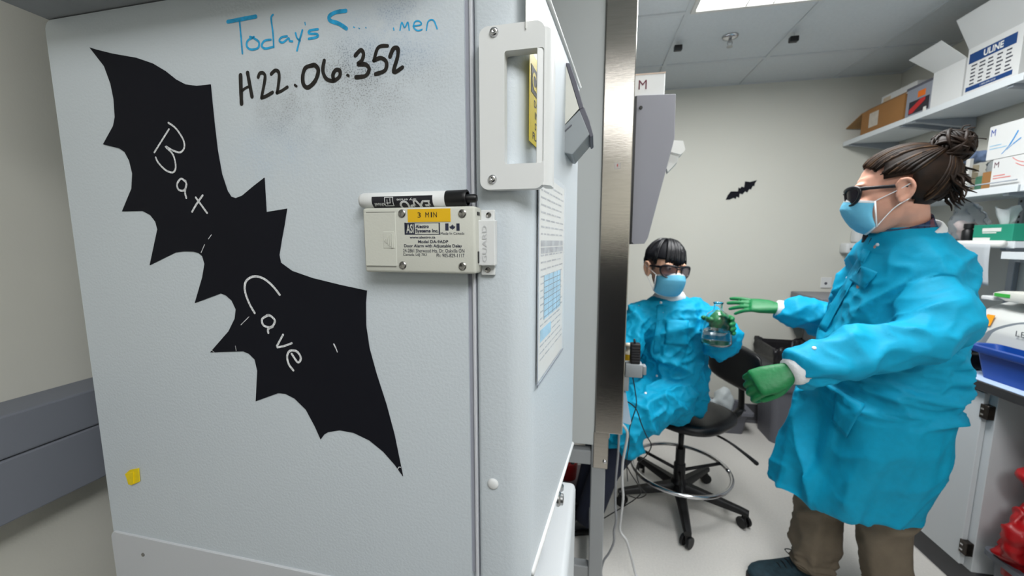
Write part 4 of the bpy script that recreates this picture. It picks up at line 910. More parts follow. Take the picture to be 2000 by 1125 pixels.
# red bag and grey bin under the bench
bm = B(); random.seed(21)
for k in range(12):
    z = .30+.26*random.random(); ball((1.64+random.uniform(-.07, .09), 1.645+random.uniform(-.03, .03), z), (random.uniform(.045, .065), random.uniform(.035, .045), random.uniform(.05, .09)), bm, 14)
ball((1.61, 1.645, .60), (.070, .045, .07), bm, 14); ball((1.555, 1.645, .38), (.050, .040, .075), bm, 14); ball((1.69, 1.65, .62), (.07, .045, .06), bm, 14)
def crumple(p, n): return p+n*(.034*(crease(p*8+V((3, 1, 2)))-.35)+.014*(crease(p*18)-.3))
def crease(p): return (1-min(1, abs(noise.noise(p))*2.6))**1.6
me = remesh(bm, .009, 2, deform=crumple); me.transform(Matrix.Translation((.025, -.02, -min(v.co.z for v in me.vertices)+.20)))
single('red_waste_bag', me, mat('red_cloth', (150, 8, 16), .4, vary=.15, vscale=10), 'crumpled red waste bag heaped in the grey bin under the bench', 'bag', smooth=True)
t = thing('grey_bin', 'grey plastic bin under the bench at the lower right corner', 'bin', (1.70, 1.56, 0))
part('bucket', loft([rr(1.585, 1.82, 1.50, 1.675, .001, .03), rr(1.565, 1.85, 1.47, 1.70, .235, .03), rr(1.550, 1.865, 1.455, 1.715, .238, .03), rr(1.550, 1.865, 1.455, 1.715, .258, .03), rr(1.575, 1.84, 1.48, 1.695, .258, .03), rr(1.60, 1.81, 1.51, 1.665, .012, .03)]), mat('grey_tub', (92, 96, 104), .4, vary=.05, vscale=10), t, angle=50)
# ================================================================== FAR CORNER: waste bin with liner, crate
t = thing('waste_bin', 'tall slim grey waste bin with black liner in the far corner', 'bin', (1.42, 3.06, 0))
m_bin = mat('bin_grey', (98, 99, 107), .5, vary=.03, vscale=6)
BB = lambda z, g: rr(1.335-g, 1.560+g, 2.93-g*1.3, 3.20+g*.6, z, .045)
bin_ = part('bucket', loft([BB(.001, 0), BB(.40, .022), BB(.402, .030), BB(.66, .040), BB(.68, .042), BB(.68, .030), BB(.05, -.004)]), m_bin, t, angle=50)
part('rib_line', loft([BB(.395, .0235), BB(.400, .031), BB(.405, .0335), BB(.411, .0325)], cap=False), mat('bin_rib', (84, 85, 92), .5, vary=.03, vscale=6), bin_, smooth=True)
m_liner = mat('black_liner', (30, 29, 32), .38, bump=.5, bscale=26, vary=.2, vscale=12)
rs = []
for i, (z, g) in enumerate(((.575, .046), (.61, .050), (.65, .052), (.69, .054), (.712, .050), (.716, .036), (.69, .022), (.60, .012), (.45, .0))):
    r_ = BB(z, g); n_ = len(r_); out = []
    for j, p in enumerate(r_):
        a = 2*math.pi*j/n_; w_ = .006*math.sin(7*a+i)+.005*math.sin(13*a+2*i); c = V((1.45, 3.06, z)); d = (p-c); d.z = 0; d.normalize()
        out.append(p+d*(w_ if g > .03 else w_*1.5)+V((0, 0, (.055*math.sin(2*a+1.0)+.02*math.sin(5*a)) if i == 0 else .010*math.sin(3*a+.5)+.006*math.sin(8*a))))
    rs.append(out)
part('liner', loft(rs, cap=False), m_liner, t, smooth=True)
t = thing('grey_crate', 'low grey plastic crate on the floor by the far wall', 'crate', (1.0, 3.1, 0))
part('tub', loft([rr(.80, 1.185, 3.035, 3.20, .001, .02), rr(.775, 1.205, 3.005, 3.225, .165, .02), rr(.745, 1.235, 2.975, 3.245, .168, .025), rr(.745, 1.235, 2.975, 3.245, .190, .025), rr(.785, 1.195, 3.015, 3.215, .190, .02), rr(.815, 1.17, 3.045, 3.19, .012, .02)]), m_bin, t, angle=50)
bm = ball((1.06, 3.12, .18), (.075, .06, .16), None, 20); ball((.93, 3.11, .14), (.09, .06, .12), bm, 20)
me = remesh(bm, .012, 3, deform=lambda p, n: p+n*(.014*noise.noise(p*20))); me.transform(Matrix.Translation((0, 0, .015-min(v.co.z for v in me.vertices))))
single('white_bag', me, mat('milky_plastic', (205, 212, 214), .4, vary=.04, vscale=9, translucent=.2), 'white plastic bag standing in the low grey crate', 'bag', smooth=True)
q = atz(1275, 893, 0)
t = thing('cream_canister', 'cream canister with a yellow stripe on the floor behind the stool', 'canister', (.34, 2.95, 0))
part('canister', box((.27, 2.88, .001), (.415, 3.05, .17), .010, 3), mat('cream_can', (186, 180, 166), .5, vary=.03, vscale=10), t, angle=40)
part('yellow_stripe', box((.395, 2.876, .02), (.416, 2.88, .165)), m_yel, t)

# ================================================================== BEHIND THE VIEWER: dark block added for the steel post to reflect
t = thing('dark_reflection_block', 'tall dark block added unseen behind the viewer for the steel post to reflect', 'reflection block', (.30, -.65, 0))
m_refl = mat('reflection_dark', (24, 27, 34), .5, vary=.06, vscale=4)
part('body', box((-.40, -.95, .08), (1.0, -.37, 1.44), .01, 2), m_refl, t, angle=40)
for k in range(2): part('door', box((-.38+.69*k, -.37, .12), (.30+.69*k, -.355, 1.42), .004, 2), m_refl, t)
for x in (-.34, .94):
    for y in (-.90, -.42): part('caster', lathe([(.02, -.015), (.039, -.015), (.04, 0), (.039, .015), (.02, .015)], (x, y, .041), 18, None, 'x'), m_black, t, angle=40)
# ================================================================== PEOPLE: shared builders
from mathutils.bvhtree import BVHTree
m_skinA = mat('skin_fair', (214, 160, 138), .5, sss=.12, vary=.06, vscale=30, bump=.05, bscale=300)
m_skinB = mat('skin_light', (226, 176, 148), .5, sss=.12, vary=.05, vscale=30, bump=.05, bscale=300)
def gown_mat(name, rgb):
    m = mat(name, rgb, .62, bump=.35, bscale=38, vary=.05, vscale=60, translucent=.2, detail=6, spec=.3)
    nt = m.node_tree; N = nt.nodes; L = nt.links; b0 = [n for n in N if n.type == 'BUMP'][0]
    tc = N.new('ShaderNodeTexCoord'); n = N.new('ShaderNodeTexNoise'); n.noise_type = 'RIDGED_MULTIFRACTAL'; n.inputs['Scale'].default_value = 7; n.inputs['Detail'].default_value = 3; L.new(tc.outputs['Object'], n.inputs['Vector'])
    b1 = N.new('ShaderNodeBump'); b1.inputs['Strength'].default_value = .45; b1.inputs['Distance'].default_value = .012; L.new(n.outputs['Fac'], b1.inputs['Height']); L.new(b1.outputs[0], b0.inputs['Normal'])
    return m
m_gown = gown_mat('gown_blue', (10, 168, 210))
m_mask = mat('mask_blue', (118, 204, 236), .75, bump=.15, bscale=120, vary=.04, vscale=40, translucent=.2)
m_knit = mat('white_knit', (226, 228, 230), .85, bump=.3, bscale=200, vary=.03, vscale=60)
m_glove = mat('green_nitrile', (20, 116, 64), .48, bump=.25, bscale=90, vary=.08, vscale=40)
m_frameg = mat('glasses_black', (16, 17, 24), .3, vary=.05, vscale=40)
m_lensg = mat('smoked_lens', (150, 140, 146), .06, trans=.9, ior=1.2, vary=.02, vscale=5)
m_eye = mat('eye_white', (225, 222, 215), .2, vary=.02, vscale=50); m_iris = mat('iris_brown', (48, 30, 22), .2, vary=.1, vscale=200)
def head_shape(bm, M, neck, rn):
    """cranium, face, jaw, nose, lips, ears; local +x forward, +z up; neck: room points of the neck axis"""
    S = bmesh.new()
    ball((-.012, 0, .036), (.098, .077, .087), S, 28)
    R = [(.055, .012, .074, .066), (.02, .016, .078, .067), (-.015, .020, .074, .065), (-.05, .024, .068, .060), (-.08, .032, .055, .050), (-.102, .042, .040, .037), (-.116, .050, .022, .024)]
    loft([ring((c, 0, z), (1, 0, 0), (0, 1, 0), a, b, 24, 2.3) for z, c, a, b in R], S)
    tube([(.086, 0, .030), (.098, 0, .006), (.110, 0, -.020)], [.007, .009, .012], 10, S, round_=True)
    ball((.100, .011, -.024), (.010, .008, .007), S, 10); ball((.100, -.011, -.024), (.010, .008, .007), S, 10)
    for s in (-1, 1):
        ball((.080, .031*s, .034), (.016, .024, .008), S, 12); ball((.070, .040*s, -.022), (.022, .020, .018), S, 12)
        Me = Matrix.Rotation(-.25*1, 3, 'Y') @ Matrix.Rotation(.35*s, 3, 'Z')
        ball((-.012, .077*s, -.006), (.020, .010, .033), S, 16, Me); tube(spline([(.004, .083*s, .012), (-.006, .089*s, .027), (-.022, .092*s, .026), (-.031, .092*s, .006), (-.026, .089*s, -.016), (-.012, .084*s, -.034)], 4), .0058, 8, S, round_=True); ball((-.006, .081*s, -.032), (.010, .008, .012), S, 10)
    ball((.092, 0, -.056), (.010, .024, .005), S, 12); ball((.089, 0, -.066), (.010, .021, .006), S, 12); ball((.078, 0, -.098), (.018, .022, .016), S, 12)
    S.transform(M); add(bm, S)
    tube(neck, rn, 18, bm, round_=True)
def eyes(M, parent):
    for s in (-1, 1):
        bm = ball((.079, .031*s, .014), .0125, None, 16); bm.transform(M); e = part('eye', bm, m_eye, parent, smooth=True)
        bm = ball((.0895, .031*s, .014), (.003, .0055, .0055), None, 12); bm.transform(M); part('iris', bm, m_iris, e, smooth=True)
m_lensd = mat('dark_lens', (46, 46, 56), .05, trans=.6, ior=1.3, vary=.02, vscale=5)
def glasses(M, parent, lens=m_lensg, rw=.0034):
    bm = B()
    def fx(y): return .115-6.2*y*y
    for s in (-1, 1):
        rim = [V((fx(y)+.002, y*s, z)) for y, z in ((.010, .020), (.030, .029), (.054, .030), (.072, .023), (.074, .006), (.066, -.013), (.046, -.024), (.026, -.021), (.013, -.004), (.010, .020))]
        tube(spline(rim, 4), rw, 8, bm)
        tube(spline([(fx(.069), .069*s, .020), (.070, .0795*s, .019), (.03, .083*s, .015), (-.005, .084*s, .010), (-.03, .085*s, -.004)], 4), [.0062]*5+[.005]*12, 8, bm, flat=((0, 1, 0), .5))
    tube([(fx(.01)+.002, -.011, .016), (fx(0)+.005, 0, .018), (fx(.01)+.002, .011, .016)], .0036, 8, bm)
    tube(spline([(fx(.070)+.002, -.070, .024), (fx(.04)+.004, -.04, .031), (fx(0)+.004, 0, .026), (fx(.04)+.004, .04, .031), (fx(.070)+.002, .070, .024)], 4), .0036, 8, bm)
    bm.transform(M); g = part('glasses', bm, m_frameg, parent, smooth=True)
    for s in (-1, 1):
        rows = []
        for i in range(7):
            f = i/6; rows.append([V((fx(y)+.002, y*s, (-.004-.018*math.sin(math.pi*min(1, (y-.010)/.062)))*(1-f)+(.021+.009*math.sin(math.pi*(y-.010)/.062))*f)) for y in [.011+.061*k/8 for k in range(9)]])
        bm = loft(rows, None, cap=False, closed=False); bmesh.ops.solidify(bm, geom=bm.faces[:], thickness=.0015); bm.transform(M); part('lens', bm, lens, g, smooth=True)
def face_mask(M, parent, loops=True):
    prof = [(.117, .002), (.128, -.014), (.134, -.030), (.130, -.050), (.121, -.072), (.110, -.092), (.094, -.110), (.072, -.122)]
    def pt(i, u):
        x, z = prof[i]; f = i/7; ed = .050+.008*math.sin(f*math.pi)
        zz = -.022-.078*f; k = abs(u)**1.7
        zc = z-.010*(1-f)*abs(u); px_ = x*(1-k)+ed*k; pz = zc*(1-u*u)+zz*u*u
        py = .070*math.sin(u*1.45)/math.sin(1.45)
        return V((px_+.0018*math.sin(f*math.pi*7)*(1-abs(u)), py, pz))
    def patch(i0, i1, th, off):
        rows = []
        N = 24
        for a in range(N+1):
            f = i0+(i1-i0)*a/N; i = min(int(f), 6); t = f-i
            rows.append([pt(i, u).lerp(pt(i+1, u), t)+V((off, 0, 0)) for u in [-1+2*k/20 for k in range(21)]])
        bm = loft(rows, None, cap=False, closed=False); bmesh.ops.solidify(bm, geom=bm.faces[:], thickness=th); bm.transform(M); return bm
    mk_ = part('face_mask', patch(0, 7, .0016, 0), m_mask, parent, smooth=True)
    part('white_edge', patch(0, .5, .0022, .0008), m_knit, mk_, smooth=True); part('white_edge', patch(6.75, 7, .0022, .0008), m_knit, mk_, smooth=True)
    for s in (-1, 1):
        a = pt(0, s); b = pt(7, s)
        bm = B(); tube([a, b], .0024, 6, bm); bm.transform(M); part('side_binding', bm, m_knit, mk_, smooth=True)
        bm = tube(spline([a, (.0, .085*s, .0), (-.026, .092*s, .014)], 5), .0013, 6); bm.transform(M); part('ear_loop', bm, m_knit, mk_, smooth=True)
        bm = tube(spline([b, (.012, .082*s, -.052), (-.020, .090*s, -.030)], 5), .0013, 6); bm.transform(M); part('ear_loop', bm, m_knit, mk_, smooth=True)
def hand_shape(o, fwd, back, curl, splay=.10, left=False, thumb=(.55, .75, -.15), L=1.0):
    """gloved hand: palm and five fingers; o wrist, fwd to the fingers, back = back of the hand; curl = bend per joint"""
    fwd = V(fwd).normalized(); back = V(back); back = (back-fwd*back.dot(fwd)).normalized(); lat = back.cross(fwd)*(-1 if left else 1)   # lat: thumb side
    lat = -lat
    o = V(o); P = lambda x, y, z: o+fwd*x*L+lat*y*L+back*z*L
    bm = B()
    loft([ring(P(x, y, 0), lat, back, a*L, b*L, 20, 2.6) for x, y, a, b in ((-.035, 0, .028, .022), (0, 0, .027, .020), (.03, .004, .038, .019), (.065, .002, .043, .017), (.095, 0, .042, .014), (.102, 0, .038, .010))], bm)
    ys = (.0315, .0105, -.0105, -.0305); ln = ((.042, .026, .022), (.046, .030, .024), (.042, .028, .023), (.033, .021, .020)); rd = (.0096, .0098, .0094, .0084)
    for k in range(4):
        c = curl[k]; p = V((.088, ys[k], -.001)); a = 0; pts = [V((.070, ys[k]*.95, 0)), p]; sp = splay*(1.5-k)/1.5
        for j, l in enumerate(ln[k]):
            a += c[j] if isinstance(c, (tuple, list)) else c
            p = p+V((math.cos(a)*l*math.cos(sp), math.sin(sp)*l, -math.sin(a)*l)); pts.append(p)
        tube(spline([P(*q) for q in pts], 4), lerps([rd[k]*L*1.05, rd[k]*L*1.08, rd[k]*L, rd[k]*.94*L, rd[k]*.80*L], 4), 10, bm, round_=True)
    t0 = V((.022, .026, -.006)); d = V(thumb).normalized(); d2 = (d+V((.45, -.25, -.1))).normalized(); d3 = (d2+V((.3, -.15, -.05))).normalized()
    tp = [t0-d*.01, t0+d*.030, t0+d*.030+d2*.030, t0+d*.030+d2*.030+d3*.024]
    tube(spline([P(*q) for q in tp], 4), lerps([.014*L, .0125*L, .0105*L, .0085*L], 4), 10, bm, round_=True)
    return bm
def crease(p): return (1-min(1, abs(noise.noise(p))*2.6))**1.6
def ridged(p): return .5-abs(noise.noise(p))
class Surf:
    """find places on a finished garment by looking at it from the survey point"""
    def __init__(s, o): 
        me = o.data; M = XF[o.name]; s.b = BVHTree.FromPolygons([M @ v.co for v in me.vertices], [tuple(p.vertices) for p in me.polygons])
    def __call__(s, px, py, off=.001):
        r = ray(px, py).normalized(); h = s.b.ray_cast(EYE, r)
        if h[0] is None: return None
        return h[0]+h[1]*off, h[1]
def snap(sf, px, py, parent, r=.0055):
    h = sf(px, py, 0)
    if h: x, y, z = frame(h[1]); part('snap_button', lathe([(r, 0), (r, .0015), (r*.7, .003), (r*.1, .0034)], h[0], 14, None, (x, y, z)), m_knit, parent, smooth=True)
def patch_on(sf, poly, m, parent, name, off=.003, n=8):
    """a panel of cloth lying on the garment: poly = 4 corners in the photograph"""
    a, b, c, d = [V((x, y, 0)) for x, y in poly]; rows = []
    for i in range(n+1):
        row = []
        for j in range(n+1):
            q = a.lerp(b, j/n).lerp(d.lerp(c, j/n), i/n); h = sf(q.x, q.y, off)
            if h is None: return None
            row.append(h[0])
        rows.append(row)
    bm = loft(rows, None, cap=False, closed=False); bmesh.ops.solidify(bm, geom=bm.faces[:], thickness=.0012)
    return part(name, bm, m, parent, smooth=True)
# ================================================================== LAB STOOL
SC = V((.525, 2.12, 0))
t = thing('lab_stool', 'black lab stool with chrome foot ring under the seated person', 'stool', tuple(SC))
m_seat = mat('black_urethane', (13, 14, 18), .38, bump=.12, bscale=120, vary=.1, vscale=20)
m_base = mat('black_nylon', (17, 17, 19), .48, vary=.08, vscale=20)
for k in range(5):
    a = math.radians(-95+72*k); d = V((math.cos(a), math.sin(a), 0)); s = V((-d.y, d.x, 0))
    rg = [[SC+d*r+s*w_*sx+V((0, 0, z+h*sz)) for sx, sz in ((-1, -1), (1, -1), (1, .4), (.6, 1), (-.6, 1), (-1, .4))] for r, w_, z, h in ((.03, .030, .112, .024), (.12, .024, .105, .020), (.30, .018, .086, .014), (.335, .016, .080, .012))]
    l = part('base_leg', loft(rg), m_base, t, angle=40)
    c = SC+d*.315; w0 = V((0, 0, .028))
    ax_ = V((math.cos(a+.9), math.sin(a+.9), 0)); up_ = V((0, 0, 1)); f_ = up_.cross(ax_)
    cs = B(); 
    for e in (-.016, .016): lathe([(.010, -.007), (.0275, -.007), (.0285, -.004), (.0285, .004), (.0275, .007), (.010, .007)], c+V((0, 0, .0287))+ax_*e, 20, cs, (f_, up_, ax_))
    part('caster', cs, m_base, l, angle=40)
    hb = B(); tube([c+V((0, 0, .082)), c+V((0, 0, .055)), c+V((0, 0, .030))], [.010, .012, .015], 10, hb); part('caster_fork', hb, m_base, l, smooth=True)
part('hub', lathe([(.045, .082), (.048, .10), (.044, .135), (.030, .15), (.030, .24), (.024, .245), (.024, .33)], SC, 22), m_base, t, angle=40)
part('gas_lift', lathe([(.0145, .32), (.0145, .455)], SC, 16), m_black, t, smooth=True)
RG, ZR = .252, .215
rp = [SC+V((RG*math.cos(2*math.pi*k/48), RG*math.sin(2*math.pi*k/48), ZR)) for k in range(49)]
ring_ = part('foot_ring', tube(rp, .0105, 10), m_chrome, t, smooth=True)
for k in range(3):
    a = math.radians(20+120*k); part('ring_spoke', tube([SC+V((.028*math.cos(a), .028*math.sin(a), .20)), SC+V((RG*math.cos(a), RG*math.sin(a), ZR))], .009, 8), m_base, ring_, smooth=True)
part('tilt_box', box((SC.x-.07, SC.y-.06, .452), (SC.x+.13, SC.y+.06, .482), .006, 2), m_base, t)
# saddle seat
rows = []
ZS_ = .482; sc0 = SC+V((.03, .02, 0))
for (dz, k) in ((0, .80), (.004, .93), (.022, 1.0), (.040, .99), (.052, .93), (.058, .80), (.060, .5), (.060, .15)):
    r_ = []
    for j in range(48):
        a = 2*math.pi*j/48; ca, sa = math.cos(a), math.sin(a); rr_ = (.225+.012*math.cos(4*a))*k
        x, y = rr_*1.02*ca, rr_*.98*sa
        sad = .020*(abs(y)/.22)**2-.012*math.exp(-((x)/.08)**2)*(1 if dz > .03 else 0)+.012*max(0, x/.22)**2
        r_.append(sc0+V((x, y, ZS_+dz+(sad if dz > .03 else sad*.6))))
    rows.append(r_)
part('seat', loft(rows), m_seat, t, smooth=True)
# backrest on a flat bar
cB = V((.815, 2.235, 0)); nb = V((-.93, -.30, 0)).normalized(); tb = V((-nb.y, nb.x, 0))
bar = [SC+V((.12, .03, .465)), SC+V((.20, .06, .462)), cB+V((.035, .02, .50)), cB+V((.045, .02, .58)), cB+V((.03, .015, .72)), cB+V((.02, .01, .80))]
part('back_bar', tube(spline(bar, 5), .024, 10, flat=(nb, .35)), m_base, t, smooth=True)
rows = []
for k, (zf, sc_) in enumerate(((0, .35), (.03, .70), (.10, .92), (.25, 1.0), (.5, 1.02), (.75, 1.0), (.90, .93), (.97, .72), (1, .35))):
    z = .665+.225*zf; r_ = []
    for j in range(36):
        a = 2*math.pi*j/36; u = .205*sc_*math.copysign(abs(math.cos(a))**.7, math.cos(a)); w_ = .026*math.sin(a)*(.5+.5*sc_)
        r_.append(cB+tb*u+nb*(w_+.55*u*u*1.0)+V((0, 0, z)))
    rows.append(r_)
part('backrest', loft(rows), m_seat, t, smooth=True)
part('lever', tube(spline([SC+V((.12, -.05, .462)), SC+V((.20, -.10, .44)), SC+V((.27, -.14, .40)), SC+V((.31, -.16, .372))], 4), lerps([.006, .006, .008, .011], 4), 8, round_=True), m_base, t, smooth=True)
# ================================================================== SEATED PERSON
def basis(fx_, fy_, fz_, up_tilt=0.0, roll=0.0, scale=1.0, c=(0, 0, 0)):
    f = V((fx_, fy_, fz_)).normalized(); l = V((0, 0, 1)).cross(f).normalized(); u = f.cross(l)
    M = Matrix((f, l, u)).transposed().to_4x4(); M = Matrix.Translation(V(c)) @ M @ Matrix.Rotation(roll, 4, 'X') @ Matrix.Scale(scale, 4)
    return M
HB = V((.368, 1.955, 1.318)); a = math.radians(-70)
MB_ = basis(math.cos(a), math.sin(a), -.10, 0, math.radians(-4), 1.0, HB)
pB = thing('person', 'seated person with short black hair, blue gown and mask holding a flask', 'person', (.50, 2.08, 0))
NB = V((.405, 2.02, 1.16))
J = dict(rs=V((.270, 1.985, 1.100)), re=V((.205, 1.900, .955)), rw=V((-.03, 1.885, .965)), ls=V((.565, 2.040, 1.100)), le=V((.628, 1.915, .975)), lw=V((.575, 1.745, 1.070)),
         hip=V((.46, 2.075, .65)), lh=V((.455, 2.00, .645)), lk=V((.215, 1.775, .605)), la=V((.03, 1.80, .10)), rh=V((.44, 2.15, .645)), rk=V((.150, 1.985, .61)), ra=V((.02, 1.93, .10)))
bm = B()
head_shape(bm, MB_, [NB+V((0, .01, -.05)), NB+V((-.004, -.004, .01)), HB+V((0, .012, -.045))], [.060, .052, .052])
tube([NB+V((0, .01, -.02)), V((.425, 2.04, 1.0)), V((.44, 2.06, .82)), J['hip']], [.08, .10, .10, .11], 18, bm, round_=True)
for s, e, w_ in (('rs', 're', 'rw'), ('ls', 'le', 'lw')): tube([NB.lerp(J[s], .3)+V((0, 0, -.06)), J[s], J[e], J[w_]], [.05, .046, .036, .026], 12, bm, round_=True)
for h, k, an in (('lh', 'lk', 'la'), ('rh', 'rk', 'ra')): tube([J['hip'].lerp(J[h], .5), J[h], J[k], J[an]], [.09, .075, .052, .036], 12, bm, round_=True)
bodyB = part('body', remesh(bm, .0052, 3), m_skinB, pB, smooth=True)
eyes(MB_, pB); glasses(MB_, pB); face_mask(MB_, pB)
# hair: smooth cap cut along the hairline, then locks
m_hairB = mat('black_hair', (17, 17, 21), .36, vary=.25, vscale=30, stretch=(1, 1, .3))
m_hairBs = mat('shaved_hair', (104, 84, 76), .8, vary=.2, vscale=300)
def cap(M, c, r, keep, th=.006):
    bm = bmesh.new(); bmesh.ops.create_uvsphere(bm, u_segments=56, v_segments=40, radius=1)
    for v in bm.verts: v.co = V((v.co.x*r[0]+c[0], v.co.y*r[1]+c[1], v.co.z*r[2]+c[2]))
    bmesh.ops.delete(bm, geom=[v for v in bm.verts if not keep(v.co)], context='VERTS')
    bmesh.ops.solidify(bm, geom=bm.faces[:], thickness=-th); bm.transform(M); return bm
kB = lambda p: (p.z > .050) or (p.x < -.02 and p.z > -.030+.5*max(0, p.x+.06)) or (p.x < .03 and p.z > .035)
hB = part('hair', cap(MB_, (-.014, 0, .038), (.104, .083, .094), kB, .004), m_hairB, pB, smooth=True)
shv = part('shaved_sides', cap(MB_, (-.013, 0, .036), (.1005, .0795, .0895), lambda p: p.x < .035 and p.z > -.045+.55*max(0, p.x+.05) and p.z < .06, .002), m_hairBs, pB, smooth=True)
random.seed(11); bm = B()
cH = V((-.014, 0, .038)); rH = V((.108, .087, .100))
def onell(p, k=1.0): d = V(((p.x-cH.x)/rH.x, (p.y-cH.y)/rH.y, (p.z-cH.z)/rH.z)); d = d/max(d.length, 1e-6); return V((cH.x+d.x*rH.x*k, cH.y+d.y*rH.y*k, cH.z+d.z*rH.z*k))
for i in range(190):
    a = random.uniform(-2.9, 2.9); r0 = random.uniform(0, .35)
    p0 = V((-.04+.05*r0*math.cos(a), .02+.05*r0*math.sin(a), .13))
    if abs(a) < 1.0: end = V((.100, .056*math.sin(a*1.2)-.010, .020+.010*math.cos(a*2)+random.uniform(-.008, .012)))
    elif abs(a) < 1.7: end = V((.055-.03*(abs(a)-1), .088*math.copysign(1, a), .030+random.uniform(-.008, .01)))
    else: end = V((-.015+.105*math.cos(a), .085*math.sin(a), .030+random.uniform(-.03, .01)))
    k = random.uniform(.985, 1.05)
    pts = [onell(p0.lerp(end, f)+V((0, 0, .05*math.sin(f*math.pi))), k+.02*math.sin(f*3)) for f in (0, .25, .5, .75, 1)]
    tube(spline(pts, 2), lerps([.0045, .006, .0058, .0045, .0016], 2), 6, bm)
bm.transform(MB_); part('hair_locks', bm, m_hairB, hB, smooth=True)
# gown
u = V((.975, .20, 0)).normalized(); v = V((.20, -.975, 0)).normalized(); bm = B()
def tors(levels, u, v, bm, n=40, pw=2.2): loft([ring(c, u, v, a, b, n, pw) for c, a, b in levels], bm)
tors([(V((.405, 2.02, 1.185)), .060, .060), (V((.41, 2.02, 1.165)), .10, .075), (V((.417, 2.02, 1.125)), .165, .090), (V((.42, 2.02, 1.06)), .172, .110), (V((.43, 2.03, .95)), .165, .125), (V((.445, 2.05, .82)), .155, .130), (V((.455, 2.065, .70)), .158, .140), (V((.465, 2.075, .62)), .160, .145), (V((.47, 2.075, .585)), .140, .125)], u, v, bm)
tube(spline([J['rs']+V((.03, .01, -.01)), J['rs'].lerp(J['re'], .5)+V((-.01, 0, 0)), J['re'], J['re'].lerp(J['rw'], .5), J['rw']-(J['rw']-J['re']).normalized()*.035], 5), lerps([.070, .066, .062, .056, .046], 5), 18, bm, round_=True)
tube(spline([J['ls']+V((-.03, .01, -.01)), J['ls'].lerp(J['le'], .5)+V((.010, 0, 0)), J['le']+V((.004, 0, 0)), J['le'].lerp(J['lw'], .45), J['lw']-(J['lw']-J['le']).normalized()*.035], 5), lerps([.072, .069, .070, .064, .052], 5), 18, bm, round_=True)
tube(spline([V((.455, 2.00, .665)), V((.35, 1.905, .665)), V((.245, 1.81, .635)), V((.205, 1.79, .59)), V((.185, 1.80, .49))], 5), lerps([.118, .110, .100, .090, .078], 5), 22, bm)
tube(spline([V((.43, 2.14, .665)), V((.31, 2.07, .66)), V((.20, 2.00, .63)), V((.150, 1.99, .58)), V((.135, 1.99, .48))], 5), lerps([.115, .110, .100, .092, .080], 5), 22, bm)
tube([V((.42, 2.05, .68)), V((.30, 1.95, .66)), V((.20, 1.90, .60))], [.11, .10, .09], 20, bm, round_=True)
def foldsB(p, n):
    qa = V((p.x*7+p.z*3, p.y*7, p.z*6-p.x*3)); qb = V((p.x*12-p.z*6, p.y*12, p.z*12))+V((5, 3, 1))
    w_ = .024*(crease(qa)-.3)+.014*(crease(qb)-.3)+.006*crease(p*24)
    if p.z > 1.12: w_ *= max(0.1, 1-(p.z-1.12)*14)
    return p+n*w_
gB = part('gown', remesh(bm, .0072, 2, deform=foldsB), m_gown, pB, smooth=True)
sf = Surf(gB)
for x, y in ((1291, 591), (1293, 610), (1281, 687), (1283, 734), (1261, 768)): snap(sf, x, y, gB, .006)
patch_on(sf, ((1302, 624), (1345, 626), (1343, 676), (1298, 672)), m_gown, gB, 'chest_pocket', .004)
patch_on(sf, ((1284, 596), (1296, 596), (1288, 690), (1276, 690)), m_gown, gB, 'placket', .003)
# neckband, cuff, gloves
part('neckband', loft([ring(NB+V((-.002, 0, dz)), u, (v+V((0, 0, .25))).normalized(), r_, r_*.95, 32) for dz, r_ in ((-.014, .078), (.000, .083), (.020, .078), (.034, .069), (.034, .066), (-.012, .070))], cap=False), m_knit, pB, smooth=True)
fd = (J['lw']-J['le']).normalized()
part('cuff', tube([J['lw']-fd*.01, J['lw']+fd*.018, J['lw']+fd*.03], [.036, .034, .031], 18), m_knit, pB, smooth=True)
fr_ = (J['rw']-J['re']).normalized(); part('cuff', tube([J['rw']-fr_*.01, J['rw']+fr_*.035], [.036, .031], 18), m_knit, pB, smooth=True)
part('glove', remesh(hand_shape(J['rw']+fr_*.03, (-1, -.05, -.05), (0, -.1, 1), [.25]*4, .08), .0035, 2), m_glove, pB, smooth=True)
# the flask and the hand round it
FC = at(1398, 672, 1.53); FH, FR = .168, .0565          # base centre, height, base radius
prof = [(.002, .0), (FR-.006, .0), (FR-.001, .004), (FR, .012), (FR-.002, .030), (FR*.86, .075), (FR*.73, .112), (FR*.62, .124), (.022, .132), (.0160, .138), (.0150, .152), (.0158, .161), (.0185, .165), (.0185, FH)]
inn = [(.0168, FH), (.0135, .160), (.0128, .152), (.0138, .139), (.0195, .1305), (FR*.62-.0018, .122), (FR*.73-.0022, .1105), (FR*.86-.0022, .0745), (FR-.0044, .030), (FR-.0024, .012), (FR-.0045, .005), (.001, .0035)]
fl_ = thing('erlenmeyer_flask', 'clear glass conical flask half full of water in the green gloved hand', 'flask', tuple(FC))
part('glass', lathe(prof+inn, FC, 44), mat('flask_glass', (250, 253, 253), .0, trans=1, ior=1.33), fl_, smooth=True)
wl = .056
def rad_in(z): 
    pts = sorted((z_, r_) for r_, z_ in inn)
    for (z0_, r0_), (z1_, r1_) in zip(pts, pts[1:]):
        if z0_ <= z <= z1_: return r0_+(r1_-r0_)*(z-z0_)/max(1e-6, z1_-z0_)
    return pts[0][1]
part('water', lathe([(.001, .0045)]+[(rad_in(z)-.0005, z) for z in (.006, .012, .020, .030, .045, wl)]+[(.001, wl)], FC, 44), mat('water', (248, 252, 254), .0, trans=1, ior=1.25), fl_, angle=40)
